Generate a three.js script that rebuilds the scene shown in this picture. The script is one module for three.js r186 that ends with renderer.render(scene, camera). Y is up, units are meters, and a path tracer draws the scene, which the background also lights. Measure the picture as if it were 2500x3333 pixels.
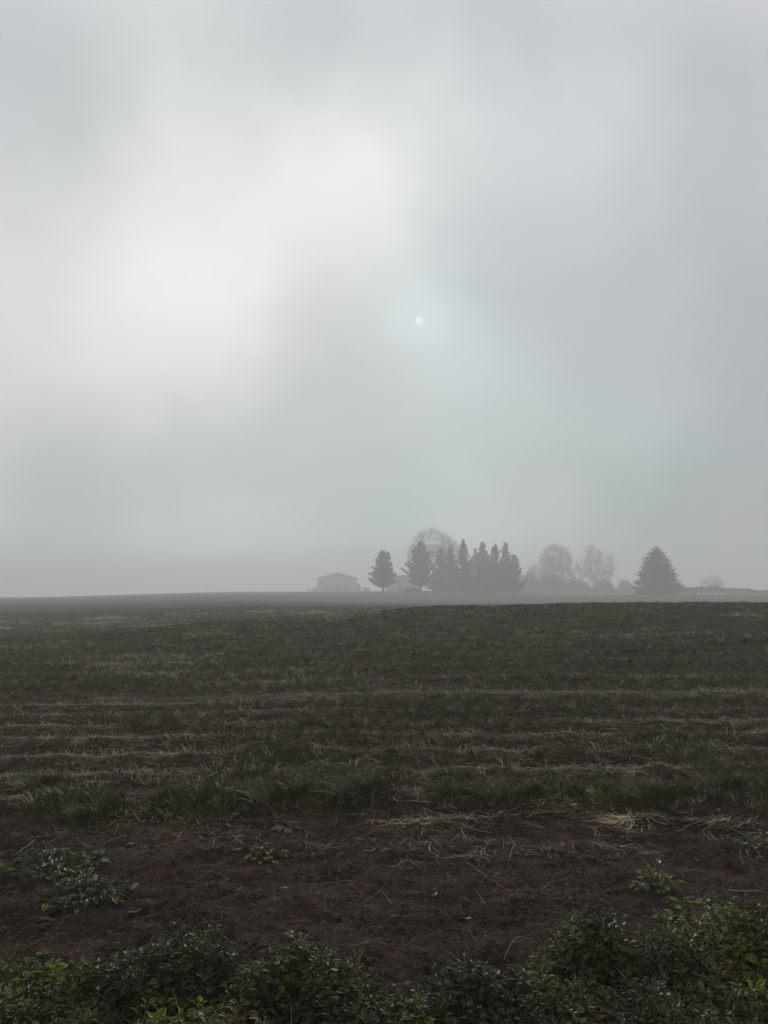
import * as THREE from 'three';
import { mergeGeometries } from 'three/addons/utils/BufferGeometryUtils.js';

// ------------------------------------------------------------------ camera, sky, sun, exposure
const scene = new THREE.Scene();
const PITCH = Math.atan(0.1134), EYE = 1.6;
const camera = new THREE.PerspectiveCamera(2 * Math.atan(1666.5 / 2500) * 180 / Math.PI, 0.75, 0.05, 4000);
camera.position.set(0, EYE, 0);
camera.rotation.x = PITCH;
const renderer = new THREE.WebGLRenderer({ antialias: true });
renderer.toneMapping = THREE.LinearToneMapping;
renderer.toneMappingExposure = 1.0;
renderer.shadowMap.enabled = true;

const HAZE = 0.0030, HAZE_TOP = 31, HAZE_LIGHT = 0.42;   // per metre; height of the layer; its own brightness
scene.fog = new THREE.FogExp2(new THREE.Color().setRGB(0.97, 1.0, 0.99), HAZE);

// a direction from a place on the 2500 x 3333 plate
const CP = Math.cos(PITCH), SP = Math.sin(PITCH);
function ray(px, py) {
  const a = (px - 1250) / 2500, b = (1666.5 - py) / 2500;
  return new THREE.Vector3(a, b * CP + SP, -(CP - b * SP));
}
const sunDir = ray(1365, 1044).normalize();
const toLin = (c) => { c /= 255; return c <= 0.04045 ? c / 12.92 : ((c + 0.055) / 1.055) ** 2.4; };

// seeded random numbers and noise
function rng(seed) { let s = seed >>> 0; return () => { s = (s + 0x6d2b79f5) | 0; let t = Math.imul(s ^ (s >>> 15), 1 | s); t = (t + Math.imul(t ^ (t >>> 7), 61 | t)) ^ t; return ((t ^ (t >>> 14)) >>> 0) / 4294967296; }; }
const PERM = new Uint8Array(512);
{ const r = rng(77), p = [...Array(256).keys()]; for (let i = 255; i > 0; i--) { const j = Math.floor(r() * (i + 1)); [p[i], p[j]] = [p[j], p[i]]; } for (let i = 0; i < 512; i++) PERM[i] = p[i & 255]; }
const fade = (t) => t * t * t * (t * (t * 6 - 15) + 10);
function grad(h, x, y) { h &= 7; const u = h < 4 ? x : y, v = h < 4 ? y : x; return ((h & 1) ? -u : u) + ((h & 2) ? -v : v) * 0.6; }
function noise(x, y, wrap = 0) {
  const fx = Math.floor(x), fy = Math.floor(y), dx = x - fx, dy = y - fy;
  let x0 = fx, x1 = fx + 1, y0 = fy, y1 = fy + 1;
  if (wrap) { x0 = ((x0 % wrap) + wrap) % wrap; x1 = ((x1 % wrap) + wrap) % wrap; y0 = ((y0 % wrap) + wrap) % wrap; y1 = ((y1 % wrap) + wrap) % wrap; }
  x0 &= 255; x1 &= 255; y0 &= 255; y1 &= 255;
  const u = fade(dx), v = fade(dy);
  const a = grad(PERM[PERM[x0] + y0], dx, dy), b = grad(PERM[PERM[x1] + y0], dx - 1, dy), c = grad(PERM[PERM[x0] + y1], dx, dy - 1), d = grad(PERM[PERM[x1] + y1], dx - 1, dy - 1);
  return (a + (b - a) * u) + ((c + (d - c) * u) - (a + (b - a) * u)) * v;
}
const clamp = (x, a = 0, b = 1) => Math.min(b, Math.max(a, x));
const sstep = (a, b, x) => { const t = clamp((x - a) / (b - a)); return t * t * (3 - 2 * t); };
const lerp = (a, b, t) => a + (b - a) * t;
const fbm = (x, y, n = 4) => { let s = 0, a = 1, t = 0; for (let i = 0; i < n; i++) { s += a * noise(x, y); t += a; a *= 0.5; x = x * 2.03 + 11.3; y = y * 2.03 + 5.7; } return s / t; };

// the fog bank overhead: a soft field of brightness by direction, brighter where it thins round the sun
const SKY_MARKS = [
  [50, 50, 190, 194, 197], [300, 100, 208, 212, 212], [620, 20, 194, 198, 201], [1000, 50, 191, 195, 199], [1500, 50, 190, 193, 197], [1640, 200, 188, 191, 195],
  [100, 300, 205, 208, 209], [400, 300, 223, 226, 225], [700, 300, 227, 230, 229], [1000, 250, 217, 221, 222], [1300, 250, 207, 211, 214], [1150, 240, 212, 216, 218],
  [20, 550, 216, 218, 217], [200, 560, 229, 231, 229], [420, 600, 238, 239, 236], [600, 450, 235, 237, 234], [760, 490, 236, 237, 233], [850, 380, 230, 233, 231], [1000, 430, 207, 212, 213],
  [1150, 500, 197, 201, 204], [1400, 500, 190, 194, 197], [1640, 500, 183, 187, 191], [250, 720, 231, 232, 229], [480, 730, 235, 236, 233], [640, 720, 215, 218, 217],
  [250, 950, 197, 200, 199], [700, 950, 195, 200, 199], [1100, 950, 192, 199, 199], [1500, 950, 180, 186, 188], [1100, 780, 198, 205, 207], [800, 780, 204, 208, 207], [300, 800, 220, 222, 219], [550, 790, 217, 219, 216], [1500, 600, 186, 190, 196], [1100, 620, 197, 202, 204], [60, 960, 194, 197, 196], [1200, 130, 196, 200, 204], [550, 160, 210, 214, 214], [220, 430, 219, 221, 220], [560, 340, 229, 231, 229],
  [740, 400, 234, 236, 233], [820, 500, 234, 236, 233], [720, 625, 213, 215, 214], [930, 300, 222, 226, 226], [950, 520, 210, 215, 216], [910, 470, 219, 223, 223], [850, 180, 219, 222, 222], [960, 640, 209, 218, 220], [860, 790, 203, 209, 209], [330, 500, 232, 234, 231], [540, 530, 236, 237, 234], [120, 640, 226, 228, 225], [300, 650, 237, 238, 235], [480, 660, 237, 238, 235],
  [760, 650, 210, 213, 212], [870, 570, 222, 226, 225], [950, 720, 208, 216, 218], [1050, 680, 197, 204, 207], [1300, 700, 187, 192, 196], [1640, 700, 178, 182, 187], [60, 730, 220, 222, 220],
  [100, 870, 206, 209, 207], [400, 870, 208, 211, 209], [600, 850, 201, 205, 204], [900, 850, 199, 206, 206], [1300, 900, 185, 192, 193], [1640, 900, 171, 176, 178],
  [100, 1050, 188, 192, 191], [500, 1050, 191, 196, 195], [900, 1050, 187, 195, 194], [1300, 1050, 177, 185, 184], [1640, 1050, 164, 170, 170],
  [100, 1220, 182, 187, 186], [800, 1220, 182, 188, 187], [1300, 1200, 172, 178, 177], [1640, 1220, 161, 167, 166],
].map(([x, y, r, g, b]) => { const d = ray(x * 1.507, y * 1.507).normalize(); return { az: Math.atan2(d.x, -d.z), el: Math.asin(d.y), c: [toLin(r), toLin(g), toLin(b)] }; });
const sunAz = Math.atan2(sunDir.x, -sunDir.z), sunEl = Math.asin(sunDir.y);
function skyTexture() {
  const W = 3072, H = W / 2, data = new Float32Array(W * H * 4), S2 = 2 * (0.098 ** 2), N = SKY_MARKS.length;
  const overall = (cs, y) => { const b = 0.64 + 0.38 * sstep(0.22, 0.95, y) + 0.06 * ((cs + 1) / 2) ** 2; return [b * 0.985, b, b * 1.02]; };  // base sky, raised toward the unseen zenith as added light for the haze
  const near = (az, el, m) => { const dx = (az - m.az) * Math.cos((el + m.el) / 2), dy = el - m.el; return Math.exp(-(dx * dx + dy * dy) / S2); };
  // weights that carry the field smoothly through every mark
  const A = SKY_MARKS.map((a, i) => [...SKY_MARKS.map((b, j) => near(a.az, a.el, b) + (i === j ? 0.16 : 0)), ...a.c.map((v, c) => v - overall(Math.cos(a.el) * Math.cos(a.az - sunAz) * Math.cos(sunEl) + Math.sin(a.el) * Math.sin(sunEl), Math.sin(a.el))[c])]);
  for (let i = 0; i < N; i++) {
    let b = i; for (let k = i + 1; k < N; k++) if (Math.abs(A[k][i]) > Math.abs(A[b][i])) b = k; [A[i], A[b]] = [A[b], A[i]];
    for (let k = 0; k < N; k++) if (k !== i) { const f = A[k][i] / A[i][i]; if (f) for (let c = i; c < N + 3; c++) A[k][c] -= f * A[i][c]; }
  }
  const wts = A.map((row, i) => [0, 1, 2].map((c) => row[N + c] / row[i]));
  // the slow part on a coarse grid, then interpolated
  const CW = 384, CH = 192, coarse = new Float32Array(CW * CH * 3);
  for (let j = 0; j < CH; j++) for (let i = 0; i < CW; i++) {
    const el = ((j + 0.5) / CH - 0.5) * Math.PI, phi = ((i + 0.5) / CW - 0.5) * 2 * Math.PI;
    const x = Math.cos(phi) * Math.cos(el), y = Math.sin(el), z = Math.sin(phi) * Math.cos(el), az = Math.atan2(x, -z);
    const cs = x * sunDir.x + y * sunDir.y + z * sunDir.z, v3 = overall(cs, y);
    if (Math.abs(az) < 1.4 && el > -0.6) { const wa = az + 0.06 * fbm(az * 6 + 1, el * 6 + 5, 3) + 0.03 * fbm(az * 20, el * 20 + 3, 3), we = el + 0.045 * fbm(az * 6 + 31, el * 6 + 15, 3) + 0.02 * fbm(az * 20 + 9, el * 20 + 13, 3); SKY_MARKS.forEach((m, k) => { const w = near(wa, we, m); if (w > 1e-9) for (let c = 0; c < 3; c++) v3[c] += w * wts[k][c]; }); }
    const wx = az * 5 + 1.2 * noise(az * 4 + 3, el * 6), wy = el * 9 + 1.2 * noise(az * 3 + 8, el * 5 + 2), wisp = 1 + 0.06 * fbm(wx + 7, wy, 5);
    const T = Math.max(0.34, Math.exp(-HAZE * (HAZE_TOP - EYE) / Math.max(0.02, y)));
    for (let c = 0; c < 3; c++) { const v = clamp(v3[c], 0.3, 0.95) * wisp; coarse[(j * CW + i) * 3 + c] = Math.max(0.37, (v - HAZE_LIGHT * (1 - T) * 0.95) / T); }
  }
  const at = (i, j, c) => coarse[(clamp(j, 0, CH - 1) * CW + ((i % CW) + CW) % CW) * 3 + c];
  for (let j = 0; j < H; j++) {
    const el = ((j + 0.5) / H - 0.5) * Math.PI, fy = (j + 0.5) / H * CH - 0.5, j0 = Math.floor(fy), ty = fade(fy - j0) * 0 + (fy - j0);
    for (let i = 0; i < W; i++) {
      const phi = ((i + 0.5) / W - 0.5) * 2 * Math.PI, fx = (i + 0.5) / W * CW - 0.5, i0 = Math.floor(fx), tx = fx - i0, o = (j * W + i) * 4;
      const x = Math.cos(phi) * Math.cos(el), y = Math.sin(el), z = Math.sin(phi) * Math.cos(el);
      const ang = Math.acos(clamp(x * sunDir.x + y * sunDir.y + z * sunDir.z, -1, 1)) * 180 / Math.PI;
      const disc = 1 - sstep(0.17, 0.31, ang), halo = Math.exp(-(ang * ang) / (2 * 1.5 * 1.5));
      for (let c = 0; c < 3; c++) {
        const v = lerp(lerp(at(i0, j0, c), at(i0 + 1, j0, c), tx), lerp(at(i0, j0 + 1, c), at(i0 + 1, j0 + 1, c), tx), ty);
        data[o + c] = v + halo * [0.05, 0.08, 0.088][c] + disc * [0.22, 0.25, 0.25][c];
      }
      data[o + 3] = 1;
    }
  }
  const t = new THREE.DataTexture(data, W, H, THREE.RGBAFormat, THREE.FloatType);
  t.mapping = THREE.EquirectangularReflectionMapping; t.colorSpace = THREE.LinearSRGBColorSpace;
  t.magFilter = t.minFilter = THREE.LinearFilter; t.needsUpdate = true;
  return t;
}
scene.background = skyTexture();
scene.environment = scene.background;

const sun = new THREE.DirectionalLight(new THREE.Color().setRGB(1, 0.96, 0.90), 1.5);
sun.name = 'sun'; sun.position.copy(sunDir).multiplyScalar(300); sun.target.position.set(0, 0, -40);
sun.position.add(sun.target.position);
sun.castShadow = true; sun.shadow.radius = 24; sun.shadow.mapSize.set(4096, 4096);
Object.assign(sun.shadow.camera, { left: -60, right: 60, top: 60, bottom: -60, near: 1, far: 700 });
scene.add(sun, sun.target);

// ------------------------------------------------------------------ helpers
const used = new Map();
function numbered(name) { const n = used.get(name) ?? 0; used.set(name, n + 1); return n ? name + '_' + String(n).padStart(3, '0') : name; }
function tag(o, label, category, group, kind) { if (label) o.userData.label = label; if (category) o.userData.category = category; if (group) o.userData.group = group; if (kind) o.userData.kind = kind; return o; }
function thing(name, label, category, [x, y, z], turn = 0, group) {
  const o = new THREE.Group(); o.name = numbered(name); o.position.set(x, y, z); o.rotation.y = turn; scene.add(o);
  return tag(o, label, category, group);
}
function part(name, geometry, material, parent, label) {
  const m = new THREE.Mesh(geometry, material); m.name = name; m.castShadow = m.receiveShadow = true; (parent ?? scene).add(m);
  if (label) m.userData.label = label;
  return m;
}
const std = (r, g, b, rough = 0.9, more = {}) => new THREE.MeshPhysicalMaterial({ color: new THREE.Color().setRGB(r, g, b), roughness: rough, metalness: 0, specularIntensity: 0.35, side: THREE.DoubleSide, ...more });
class MB {
  constructor(colours) { this.p = []; this.i = []; this.c = colours ? [] : null; }
  v(x, y, z, c) { this.p.push(x, y, z); if (this.c) this.c.push(...c); return this.p.length / 3 - 1; }
  tri(a, b, c) { this.i.push(a, b, c); }
  quad(a, b, c, d) { this.i.push(a, b, c, a, c, d); }
  tube(a, b, ra, rb, n = 5, c) {           // tapered segment between two points
    const d = new THREE.Vector3().subVectors(b, a).normalize(), u = new THREE.Vector3(Math.abs(d.y) > 0.9 ? 1 : 0, Math.abs(d.y) > 0.9 ? 0 : 1, 0).cross(d).normalize(), w = new THREE.Vector3().crossVectors(d, u), s = this.p.length / 3;
    for (let k = 0; k < n; k++) { const t = k / n * Math.PI * 2, x = Math.cos(t), y = Math.sin(t); this.v(a.x + (u.x * x + w.x * y) * ra, a.y + (u.y * x + w.y * y) * ra, a.z + (u.z * x + w.z * y) * ra, c); this.v(b.x + (u.x * x + w.x * y) * rb, b.y + (u.y * x + w.y * y) * rb, b.z + (u.z * x + w.z * y) * rb, c); }
    for (let k = 0; k < n; k++) { const q = s + 2 * k, r = s + 2 * ((k + 1) % n); this.quad(q, r, r + 1, q + 1); }
  }
  geo() {
    const g = new THREE.BufferGeometry(); g.setAttribute('position', new THREE.Float32BufferAttribute(this.p, 3)); g.setIndex(this.i);
    if (this.c) g.setAttribute('color', new THREE.Float32BufferAttribute(this.c, 3));
    g.computeVertexNormals(); return g;
  }
}
const V = (x, y, z) => new THREE.Vector3(x, y, z);

// ------------------------------------------------------------------ the lie of the land
// rows: x over depth; columns: heights at these depths. A near brow on the right hides a hollow, the far field climbs to a crest.
const FAR = 1.6;                           // everything past the hollow stands this much farther off than first paced out
const ZS = [28, 45, 60, 80, 100, 130, 150, 175, 200, 230, 260, 300, 350, 420, 620].map((z) => z <= 80 ? z : z * FAR);
const US = [-0.5, -0.16, 0.10, 0.3];
const HS = [
  [0.14, 0.22, 0.31, 0.46, 1.17, 1.46, 1.62, 1.82, 2.0, 2.12, 2.2, 2.2, 1.9, 1.2, 0.5],
  [0.68, 0.76, 0.86, 1.03, 1.60, 2.20, 2.50, 2.90, 3.30, 3.72, 4.05, 4.30, 3.9, 3.0, 1.5],
  [1.27, 1.08, 0.95, 0.98, 1.22, 1.95, 2.52, 3.25, 3.75, 4.05, 4.1, 3.9, 3.2, 2.2, 1.0],
  [1.40, 0.88, 0.66, 0.72, 1.10, 1.95, 2.42, 2.62, 2.80, 3.05, 3.25, 3.35, 2.9, 1.5, 0.6],
].map((row) => row.map((h, k) => ZS[k] <= 80 ? h : EYE + (h - EYE) * FAR));
function lookup(row, z) {
  if (z <= ZS[0]) return row[0];
  let k = 0; while (k < ZS.length - 2 && z > ZS[k + 1]) k++;
  const x0 = ZS[k], x1 = ZS[k + 1], t = clamp((z - x0) / (x1 - x0)), y0 = row[k], y1 = row[k + 1];
  const slope = (j) => j <= 0 ? (row[1] - row[0]) / (ZS[1] - ZS[0]) : j >= ZS.length - 1 ? 0 : (row[j + 1] - row[j - 1]) / (ZS[j + 1] - ZS[j - 1]);
  const m0 = slope(k) * (x1 - x0), m1 = slope(k + 1) * (x1 - x0), t2 = t * t, t3 = t2 * t;
  return (2 * t3 - 3 * t2 + 1) * y0 + (t3 - 2 * t2 + t) * m0 + (-2 * t3 + 3 * t2) * y1 + (t3 - t2) * m1;
}
function landAt(x, Z) {                  // Z is the depth in front of the camera
  const u = x / Math.max(Z, 28); let k = 0; while (k < US.length - 2 && u > US[k + 1]) k++;
  const t = sstep(US[k], US[k + 1], u), far = (z) => lerp(lookup(HS[k], z), lookup(HS[k + 1], z), t);
  if (Z >= 28) return far(Z);
  const top = far(28), s = clamp((Z - 4) / 24), climb = s < 0.2 ? s * s / 0.4 : s - 0.1;     // level at first, then an even climb
  const bend = sstep(16, 28, Z) * 0.05 * sstep(-0.1, 0.2, u);
  return (top) * climb / 0.9 + bend * (1 - sstep(24, 28, Z));
}
// the field: a bare earth margin, then drilled rows of grass with dead brown stretches
const ROW = 0.70, edgeAt = (x) => 5.78 + 0.22 * noise(x * 0.8 + 3.1, 0.5) + 0.1 * noise(x * 2.7, 9.1) + 0.07 * x;
function rowPhase(x, Z) { return (Z - 6.06 + 0.16 * noise(x * 0.23 + 1.7, Z * 0.12) + 0.05 * noise(x * 1.1, Z * 0.6) - 0.07 * x * (1 - sstep(6, 9, Z))) / ROW; }
function rowness(x, Z) { const p = rowPhase(x, Z), a = 0.5 + 0.5 * Math.cos(p * 2 * Math.PI); if (Z < 9) return a; const q = rowPhase(x + 3, Z * 0.985) * 0.5 + 0.25 * noise(x * 0.12 + 40, Z * 0.3); return lerp(a, 0.5 + 0.5 * Math.cos(q * 2 * Math.PI), sstep(9.5, 12.5, Z)); }
function brownAt(x, Z) {                  // 1 where the crop has died off
  const u = x / Z, top = u < -0.12 ? 10.6 : lerp(10.6, 9.0, sstep(-0.12, 0.05, u)) + 0.4 * sstep(0.12, 0.4, u);
  const z2 = Z + 1.0 * noise(x * 0.35, Z * 0.35 + 4) + 0.5 * noise(x * 0.9 + 8, Z * 0.9);
  let b = 1 - sstep(top - 0.6, top + 0.7, z2);
  const centre = Math.exp(-(((u + 0.02) / 0.17) ** 2));
  b *= 1 - 0.55 * centre * sstep(5.5, 6.2, Z) * (1 - 0.5 * sstep(8.4, 7.2, Z) * 0);
  b = Math.max(b, 0.9 * Math.exp(-(((x - 0.5) / 0.9) ** 2) - (((Z - 11.6) / 0.28) ** 2)));
  return clamp(b);
}
function grassAt(x, Z) {                  // 0..1, how much grass grows there
  const e = edgeAt(x); if (Z < e - 0.1) return 0;
  const inF = sstep(e - 0.1, e + 0.15, Z), r = rowness(x, Z), b = brownAt(x, Z), n = fbm(x * 0.55 + 20, Z * 1.1, 3), n2 = noise(x * 1.7, Z * 2.1 + 30);
  const rowed = lerp(sstep(0.50, 0.80, r + 0.26 * n2), 1, 0.0 + 0.30 * sstep(18, 34, Z));
  const gaps = 1 - Math.max(Math.exp(-(((x - 0.20) / 0.13) ** 4)), Math.exp(-(((x - 1.60) / 0.07) ** 4)), Math.exp(-(((x + 1.85) / 0.13) ** 4)), 1 - sstep(-2.75, -2.5, x));
  const first = Math.exp(-(((Z - e - 0.26) / 0.24) ** 4)) * gaps * sstep(-0.50, -0.05, n2 + 0.35 * noise(x * 3.3 + 6, 2.2));
  const green = lerp(rowed * sstep(-0.75, -0.25, n), rowed * sstep(0.0, 0.25, n + 0.12 * (1 - b)), b);
  return clamp(Math.max(green * (Z < e + 0.5 ? gaps : 1), first) * inF);
}
function relief(x, Z) {
  let h = 0;
  if (Z < 40 && Z > -3) {
    const f = 1 - sstep(24, 40, Z), e = edgeAt(x);
    h += f * sstep(e - 0.25, e + 0.1, Z) * (0.03 + 0.10 * (rowness(x, Z) - 0.35) * (1 + 0.2 * sstep(10, 14, Z)));
    h += f * (0.02 * noise(x * 1.3, Z * 1.3) + 0.03 * noise(x * 0.4 + 9, Z * 0.4));
    if (Z < 14) { const n = 1 - sstep(7, 14, Z); h += n * (0.040 * noise(x * 3.6, Z * 3.6) + 0.036 * Math.abs(noise(x * 9 + 3, Z * 9)) + 0.016 * noise(x * 19, Z * 19) * (0.4 + Math.abs(noise(x * 3 + 8, Z * 3)) * 2)); }
  } else h += 0.05 * noise(x * 0.08, Z * 0.08);
  return h;
}
const ground = (x, Z) => landAt(x, Z) + relief(x, Z);
function onGround(px, py) {                 // where that sight line meets the field
  const d = ray(px, py); let a = 1.5, b = 1.5;
  for (let Z = 1.5; Z < 400; Z *= 1.004) { const k = Z / -d.z, y = EYE + d.y * k; if (y <= ground(d.x * k, Z)) { b = Z; break; } a = Z; }
  const Z = (a + b) / 2, x = d.x * Z / -d.z; return V(x, ground(x, Z), -Z);
}
const columnAt = (px, Z) => { const x = (px - 1250) / 2500 * Z * (1 / CP) * 0.9936; return x; };
const stand = (px, z0, sink = 0) => { const Z = z0 * FAR, x = columnAt(px, Z); return [x, landAt(x, Z) - sink, -Z]; };
const grown = (o) => { o.scale.setScalar(FAR); return o; };

// ------------------------------------------------------------------ ground sheet
function grainTexture(size, seed, fn, srgb) {
  const d = new Uint8Array(size * size * 4);
  for (let j = 0; j < size; j++) for (let i = 0; i < size; i++) { const c = fn(i / size, j / size); for (let k = 0; k < 3; k++) d[(j * size + i) * 4 + k] = clamp(Array.isArray(c) ? c[k] : c) * 255; d[(j * size + i) * 4 + 3] = 255; }
  const t = new THREE.DataTexture(d, size, size); t.wrapS = t.wrapT = THREE.RepeatWrapping; t.magFilter = THREE.LinearFilter; t.minFilter = THREE.LinearMipmapLinearFilter; t.generateMipmaps = true; if (srgb) t.colorSpace = THREE.SRGBColorSpace; t.needsUpdate = true; return t;
}
const gr = rng(5);
const crumbs = grainTexture(1024, 1, (u, v) => { let s = 0; s += 0.5 * noise(u * 16, v * 16, 16); s += 0.6 * Math.abs(noise(u * 44, v * 44, 44)); s += 0.35 * noise(u * 110, v * 110, 110); return 0.5 + 0.42 * s; });
const grain = grainTexture(1024, 2, (u, v) => {
  const n = 0.5 * noise(u * 12, v * 12, 12) + 0.5 * noise(u * 50, v * 50, 50) + 0.6 * noise(u * 128, v * 128, 128) + 0.25 * (gr() - 0.5);
  const k = clamp(0.74 + 0.62 * n, 0.2, 1); return [k, k * (0.985 + 0.03 * noise(u * 20 + 4, v * 20, 20)), k * 0.98];
}, true);
{
  const xs = [], zs = [];
  { let x = 0; const half = [0]; while (x < 900) { x += x < 2.7 ? 0.032 : Math.max(0.032, x * 0.023); half.push(x); } xs.push(...half.slice(1).reverse().map((v) => -v), ...half); }
  for (let z = -90; z < -4; z += 8) zs.push(z);
  { let z = -2; while (z < 900) { zs.push(z); z += z < 2.2 ? 0.2 : z < 4.2 ? 0.026 : z < 6 ? 0.03 : Math.max(0.03, (z - 2) * 0.0105); } zs.push(900); }
  const nx = xs.length, nz = zs.length, p = new Float32Array(nx * nz * 3), c = new Float32Array(nx * nz * 3), uv = new Float32Array(nx * nz * 2), idx = new Uint32Array((nx - 1) * (nz - 1) * 6);
  for (let j = 0; j < nz; j++) for (let i = 0; i < nx; i++) {
    const x = xs[i], Z = zs[j], k = j * nx + i;
    p[k * 3] = x; p[k * 3 + 1] = ground(x, Z); p[k * 3 + 2] = -Z; uv[k * 2] = x / 1.7; uv[k * 2 + 1] = Z / 1.7;
    const g = Z < 70 ? grassAt(x, Z) : 0.85, b = brownAt(x, Z), wet = fbm(x * 1.1 + 50, Z * 1.4, 4), patch = fbm(x * 0.11, Z * 0.25 + 70, 4), e = edgeAt(x);
    // earth, dead thatch, living turf
    const soil = [0.028 + 0.026 * wet, 0.0165 + 0.015 * wet, 0.0115 + 0.010 * wet], thatch = [0.050 + 0.030 * wet, 0.031 + 0.019 * wet, 0.0180 + 0.010 * wet];
    const turf = [0.042 + 0.026 * patch, 0.050 + 0.022 * patch, 0.021 + 0.012 * patch];
    const th = sstep(e - 0.6, e + 0.4, Z + 0.4 * wet) * 0.85;
    const fg = lerp(sstep(0.15, 0.75, g) * (0.55 + 0.45 * sstep(10, 20, Z)), 0.92, sstep(26, 45, Z));
    for (let q = 0; q < 3; q++) c[k * 3 + q] = lerp(lerp(soil[q], thatch[q], th), turf[q], fg);
  }
  let o = 0;
  for (let j = 0; j < nz - 1; j++) for (let i = 0; i < nx - 1; i++) { const a = j * nx + i, b = a + 1, d = a + nx, f = d + 1; idx.set([a, b, f, a, f, d], o); o += 6; }
  const g = new THREE.BufferGeometry(); g.setAttribute('position', new THREE.BufferAttribute(p, 3)); g.setAttribute('color', new THREE.BufferAttribute(c, 3)); g.setAttribute('uv', new THREE.BufferAttribute(uv, 2)); g.setIndex(new THREE.BufferAttribute(idx, 1)); g.computeVertexNormals();
  const m = new THREE.MeshPhysicalMaterial({ vertexColors: true, roughness: 0.95, specularIntensity: 0.12, map: grain, bumpMap: crumbs, bumpScale: 0.03, side: THREE.DoubleSide });
  m.userData = {};
  const f = part('ground', g, m, scene); f.castShadow = false;
  tag(f, 'wide ploughed and drilled field rising to a misty crest', 'field', null, 'structure');
}

// ------------------------------------------------------------------ trees and buildings in the mist
const bark = std(0.055, 0.048, 0.042), barkDark = std(0.035, 0.03, 0.026), needles = std(0.022, 0.031, 0.018, 0.85), needlesOld = std(0.026, 0.032, 0.018, 0.85), leafOlive = std(0.05, 0.048, 0.03, 0.85), twigMat = std(0.06, 0.052, 0.045);

function sprig(mb, p, d, len, wid, r) {     // a flat feathered shoot: two crossed blades
  const side = V(r() - 0.5, r() - 0.5, r() - 0.5).cross(d).normalize(), other = V().crossVectors(d, side).normalize();
  for (const s of [side, other]) {
    const a = mb.v(p.x, p.y, p.z), m1 = p.clone().addScaledVector(d, len * 0.45), t = p.clone().addScaledVector(d, len);
    const b = mb.v(m1.x + s.x * wid, m1.y + s.y * wid, m1.z + s.z * wid), c = mb.v(t.x, t.y, t.z), e = mb.v(m1.x - s.x * wid, m1.y - s.y * wid, m1.z - s.z * wid);
    mb.tri(a, b, c); mb.tri(a, c, e);
  }
}
// a feathery cypress: boughs climb outwards in lobes of their own, profile gives the radius for height share 0..1
function cypress(label, px, Z, height, profile, seed, opts = {}) {
  const r = rng(seed), t = grown(thing('conifer_tree', label, 'conifer', stand(px, Z, 0.1), 0, opts.group)), mb = new MB(), w = new MB(), low = opts.low ?? 0.12, n = opts.n ?? 90;
  w.tube(V(0, 0, 0), V(0.05, height * 0.5, 0), opts.trunk ?? 0.22, 0.12, 8); w.tube(V(0.05, height * 0.5, 0), V(0, height * 0.96, 0), 0.12, 0.03, 6);
  for (let k = 0; k < n; k++) {
    const hh = low + (1 - low) * (k + r()) / n, a = k * 2.39996 + r() * 0.8, wild = r() < (opts.wild ?? 0.22) ? 1.12 + 0.3 * r() : 1, cap = Math.sqrt(clamp(1 - (Math.max(0, hh - (opts.cap ?? 0.76)) / (1.01 - (opts.cap ?? 0.76))) ** 2)), R = Math.max(0.12, profile(hh) * cap * (0.46 + 0.56 * r()) * wild * (1 + 0.35 * noise(a * 0.7 + seed * 3.1, hh * 5 + seed))), rise = (opts.rise ?? 0.6) * (0.6 + 0.8 * r());
    const from = V(0, Math.max(hh * height - R * rise, low * height * 0.8), 0), tip = V(Math.cos(a) * R, hh * height + 0.25 * r(), Math.sin(a) * R), lobe = (0.16 + 0.11 * Math.sqrt(R)) * (1 - 0.5 * hh), fine = 1 - 0.45 * hh;
    w.tube(from, tip, 0.035, 0.01, 3);
    const m = Math.round((14 + 34 * R) * (opts.thick ?? 1)), dir = tip.clone().sub(from).normalize();
    for (let i = 0; i < m; i++) {
      const s = 1 - 0.9 * r() ** 0.9, c = from.clone().lerp(tip, s), g = lobe * lerp(1.7, 0.55, s);
      c.add(V(r() - 0.5, r() - 0.5, r() - 0.5).multiplyScalar(2 * g)); const d = dir.clone().add(V(r() - 0.5, r() - 0.15, r() - 0.5).multiplyScalar(1.2)).normalize(), sz = (0.36 + 0.3 * r()) * fine; sprig(mb, c, d, sz, sz * 0.2, r);
    }
    for (let i = 0; i < 9; i++) sprig(mb, tip.clone().add(V(r() - 0.5, r() - 0.5, r() - 0.5).multiplyScalar(0.3)), dir.clone().add(V(0, 0.5, 0)).normalize(), 0.6, 0.10, r);
  }
  for (const [dx, y0, y1, wd] of [[0, 0.84, 1.06, 0.09], ...(opts.leaders ?? [])]) for (let i = 0; i < 40; i++) { const q = r(), y = height * lerp(y0, y1, q); sprig(mb, V(dx + (r() - 0.5) * wd * 2 * (1 - q), y, (r() - 0.5) * wd * 2 * (1 - q)), V(r() - 0.5, 0.9, r() - 0.5).normalize(), 0.42, 0.08, r); }
  part('trunk', w.geo(), barkDark, t); part('crown', mb.geo(), opts.mat ?? needles, t);
  return t;
}
const taper = (R0, h0, R1, k = 1) => (h) => h < h0 ? R0 * (0.75 + 0.25 * h / h0) : lerp(R0, R1, clamp((h - h0) / (1 - h0)) ** k);
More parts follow.
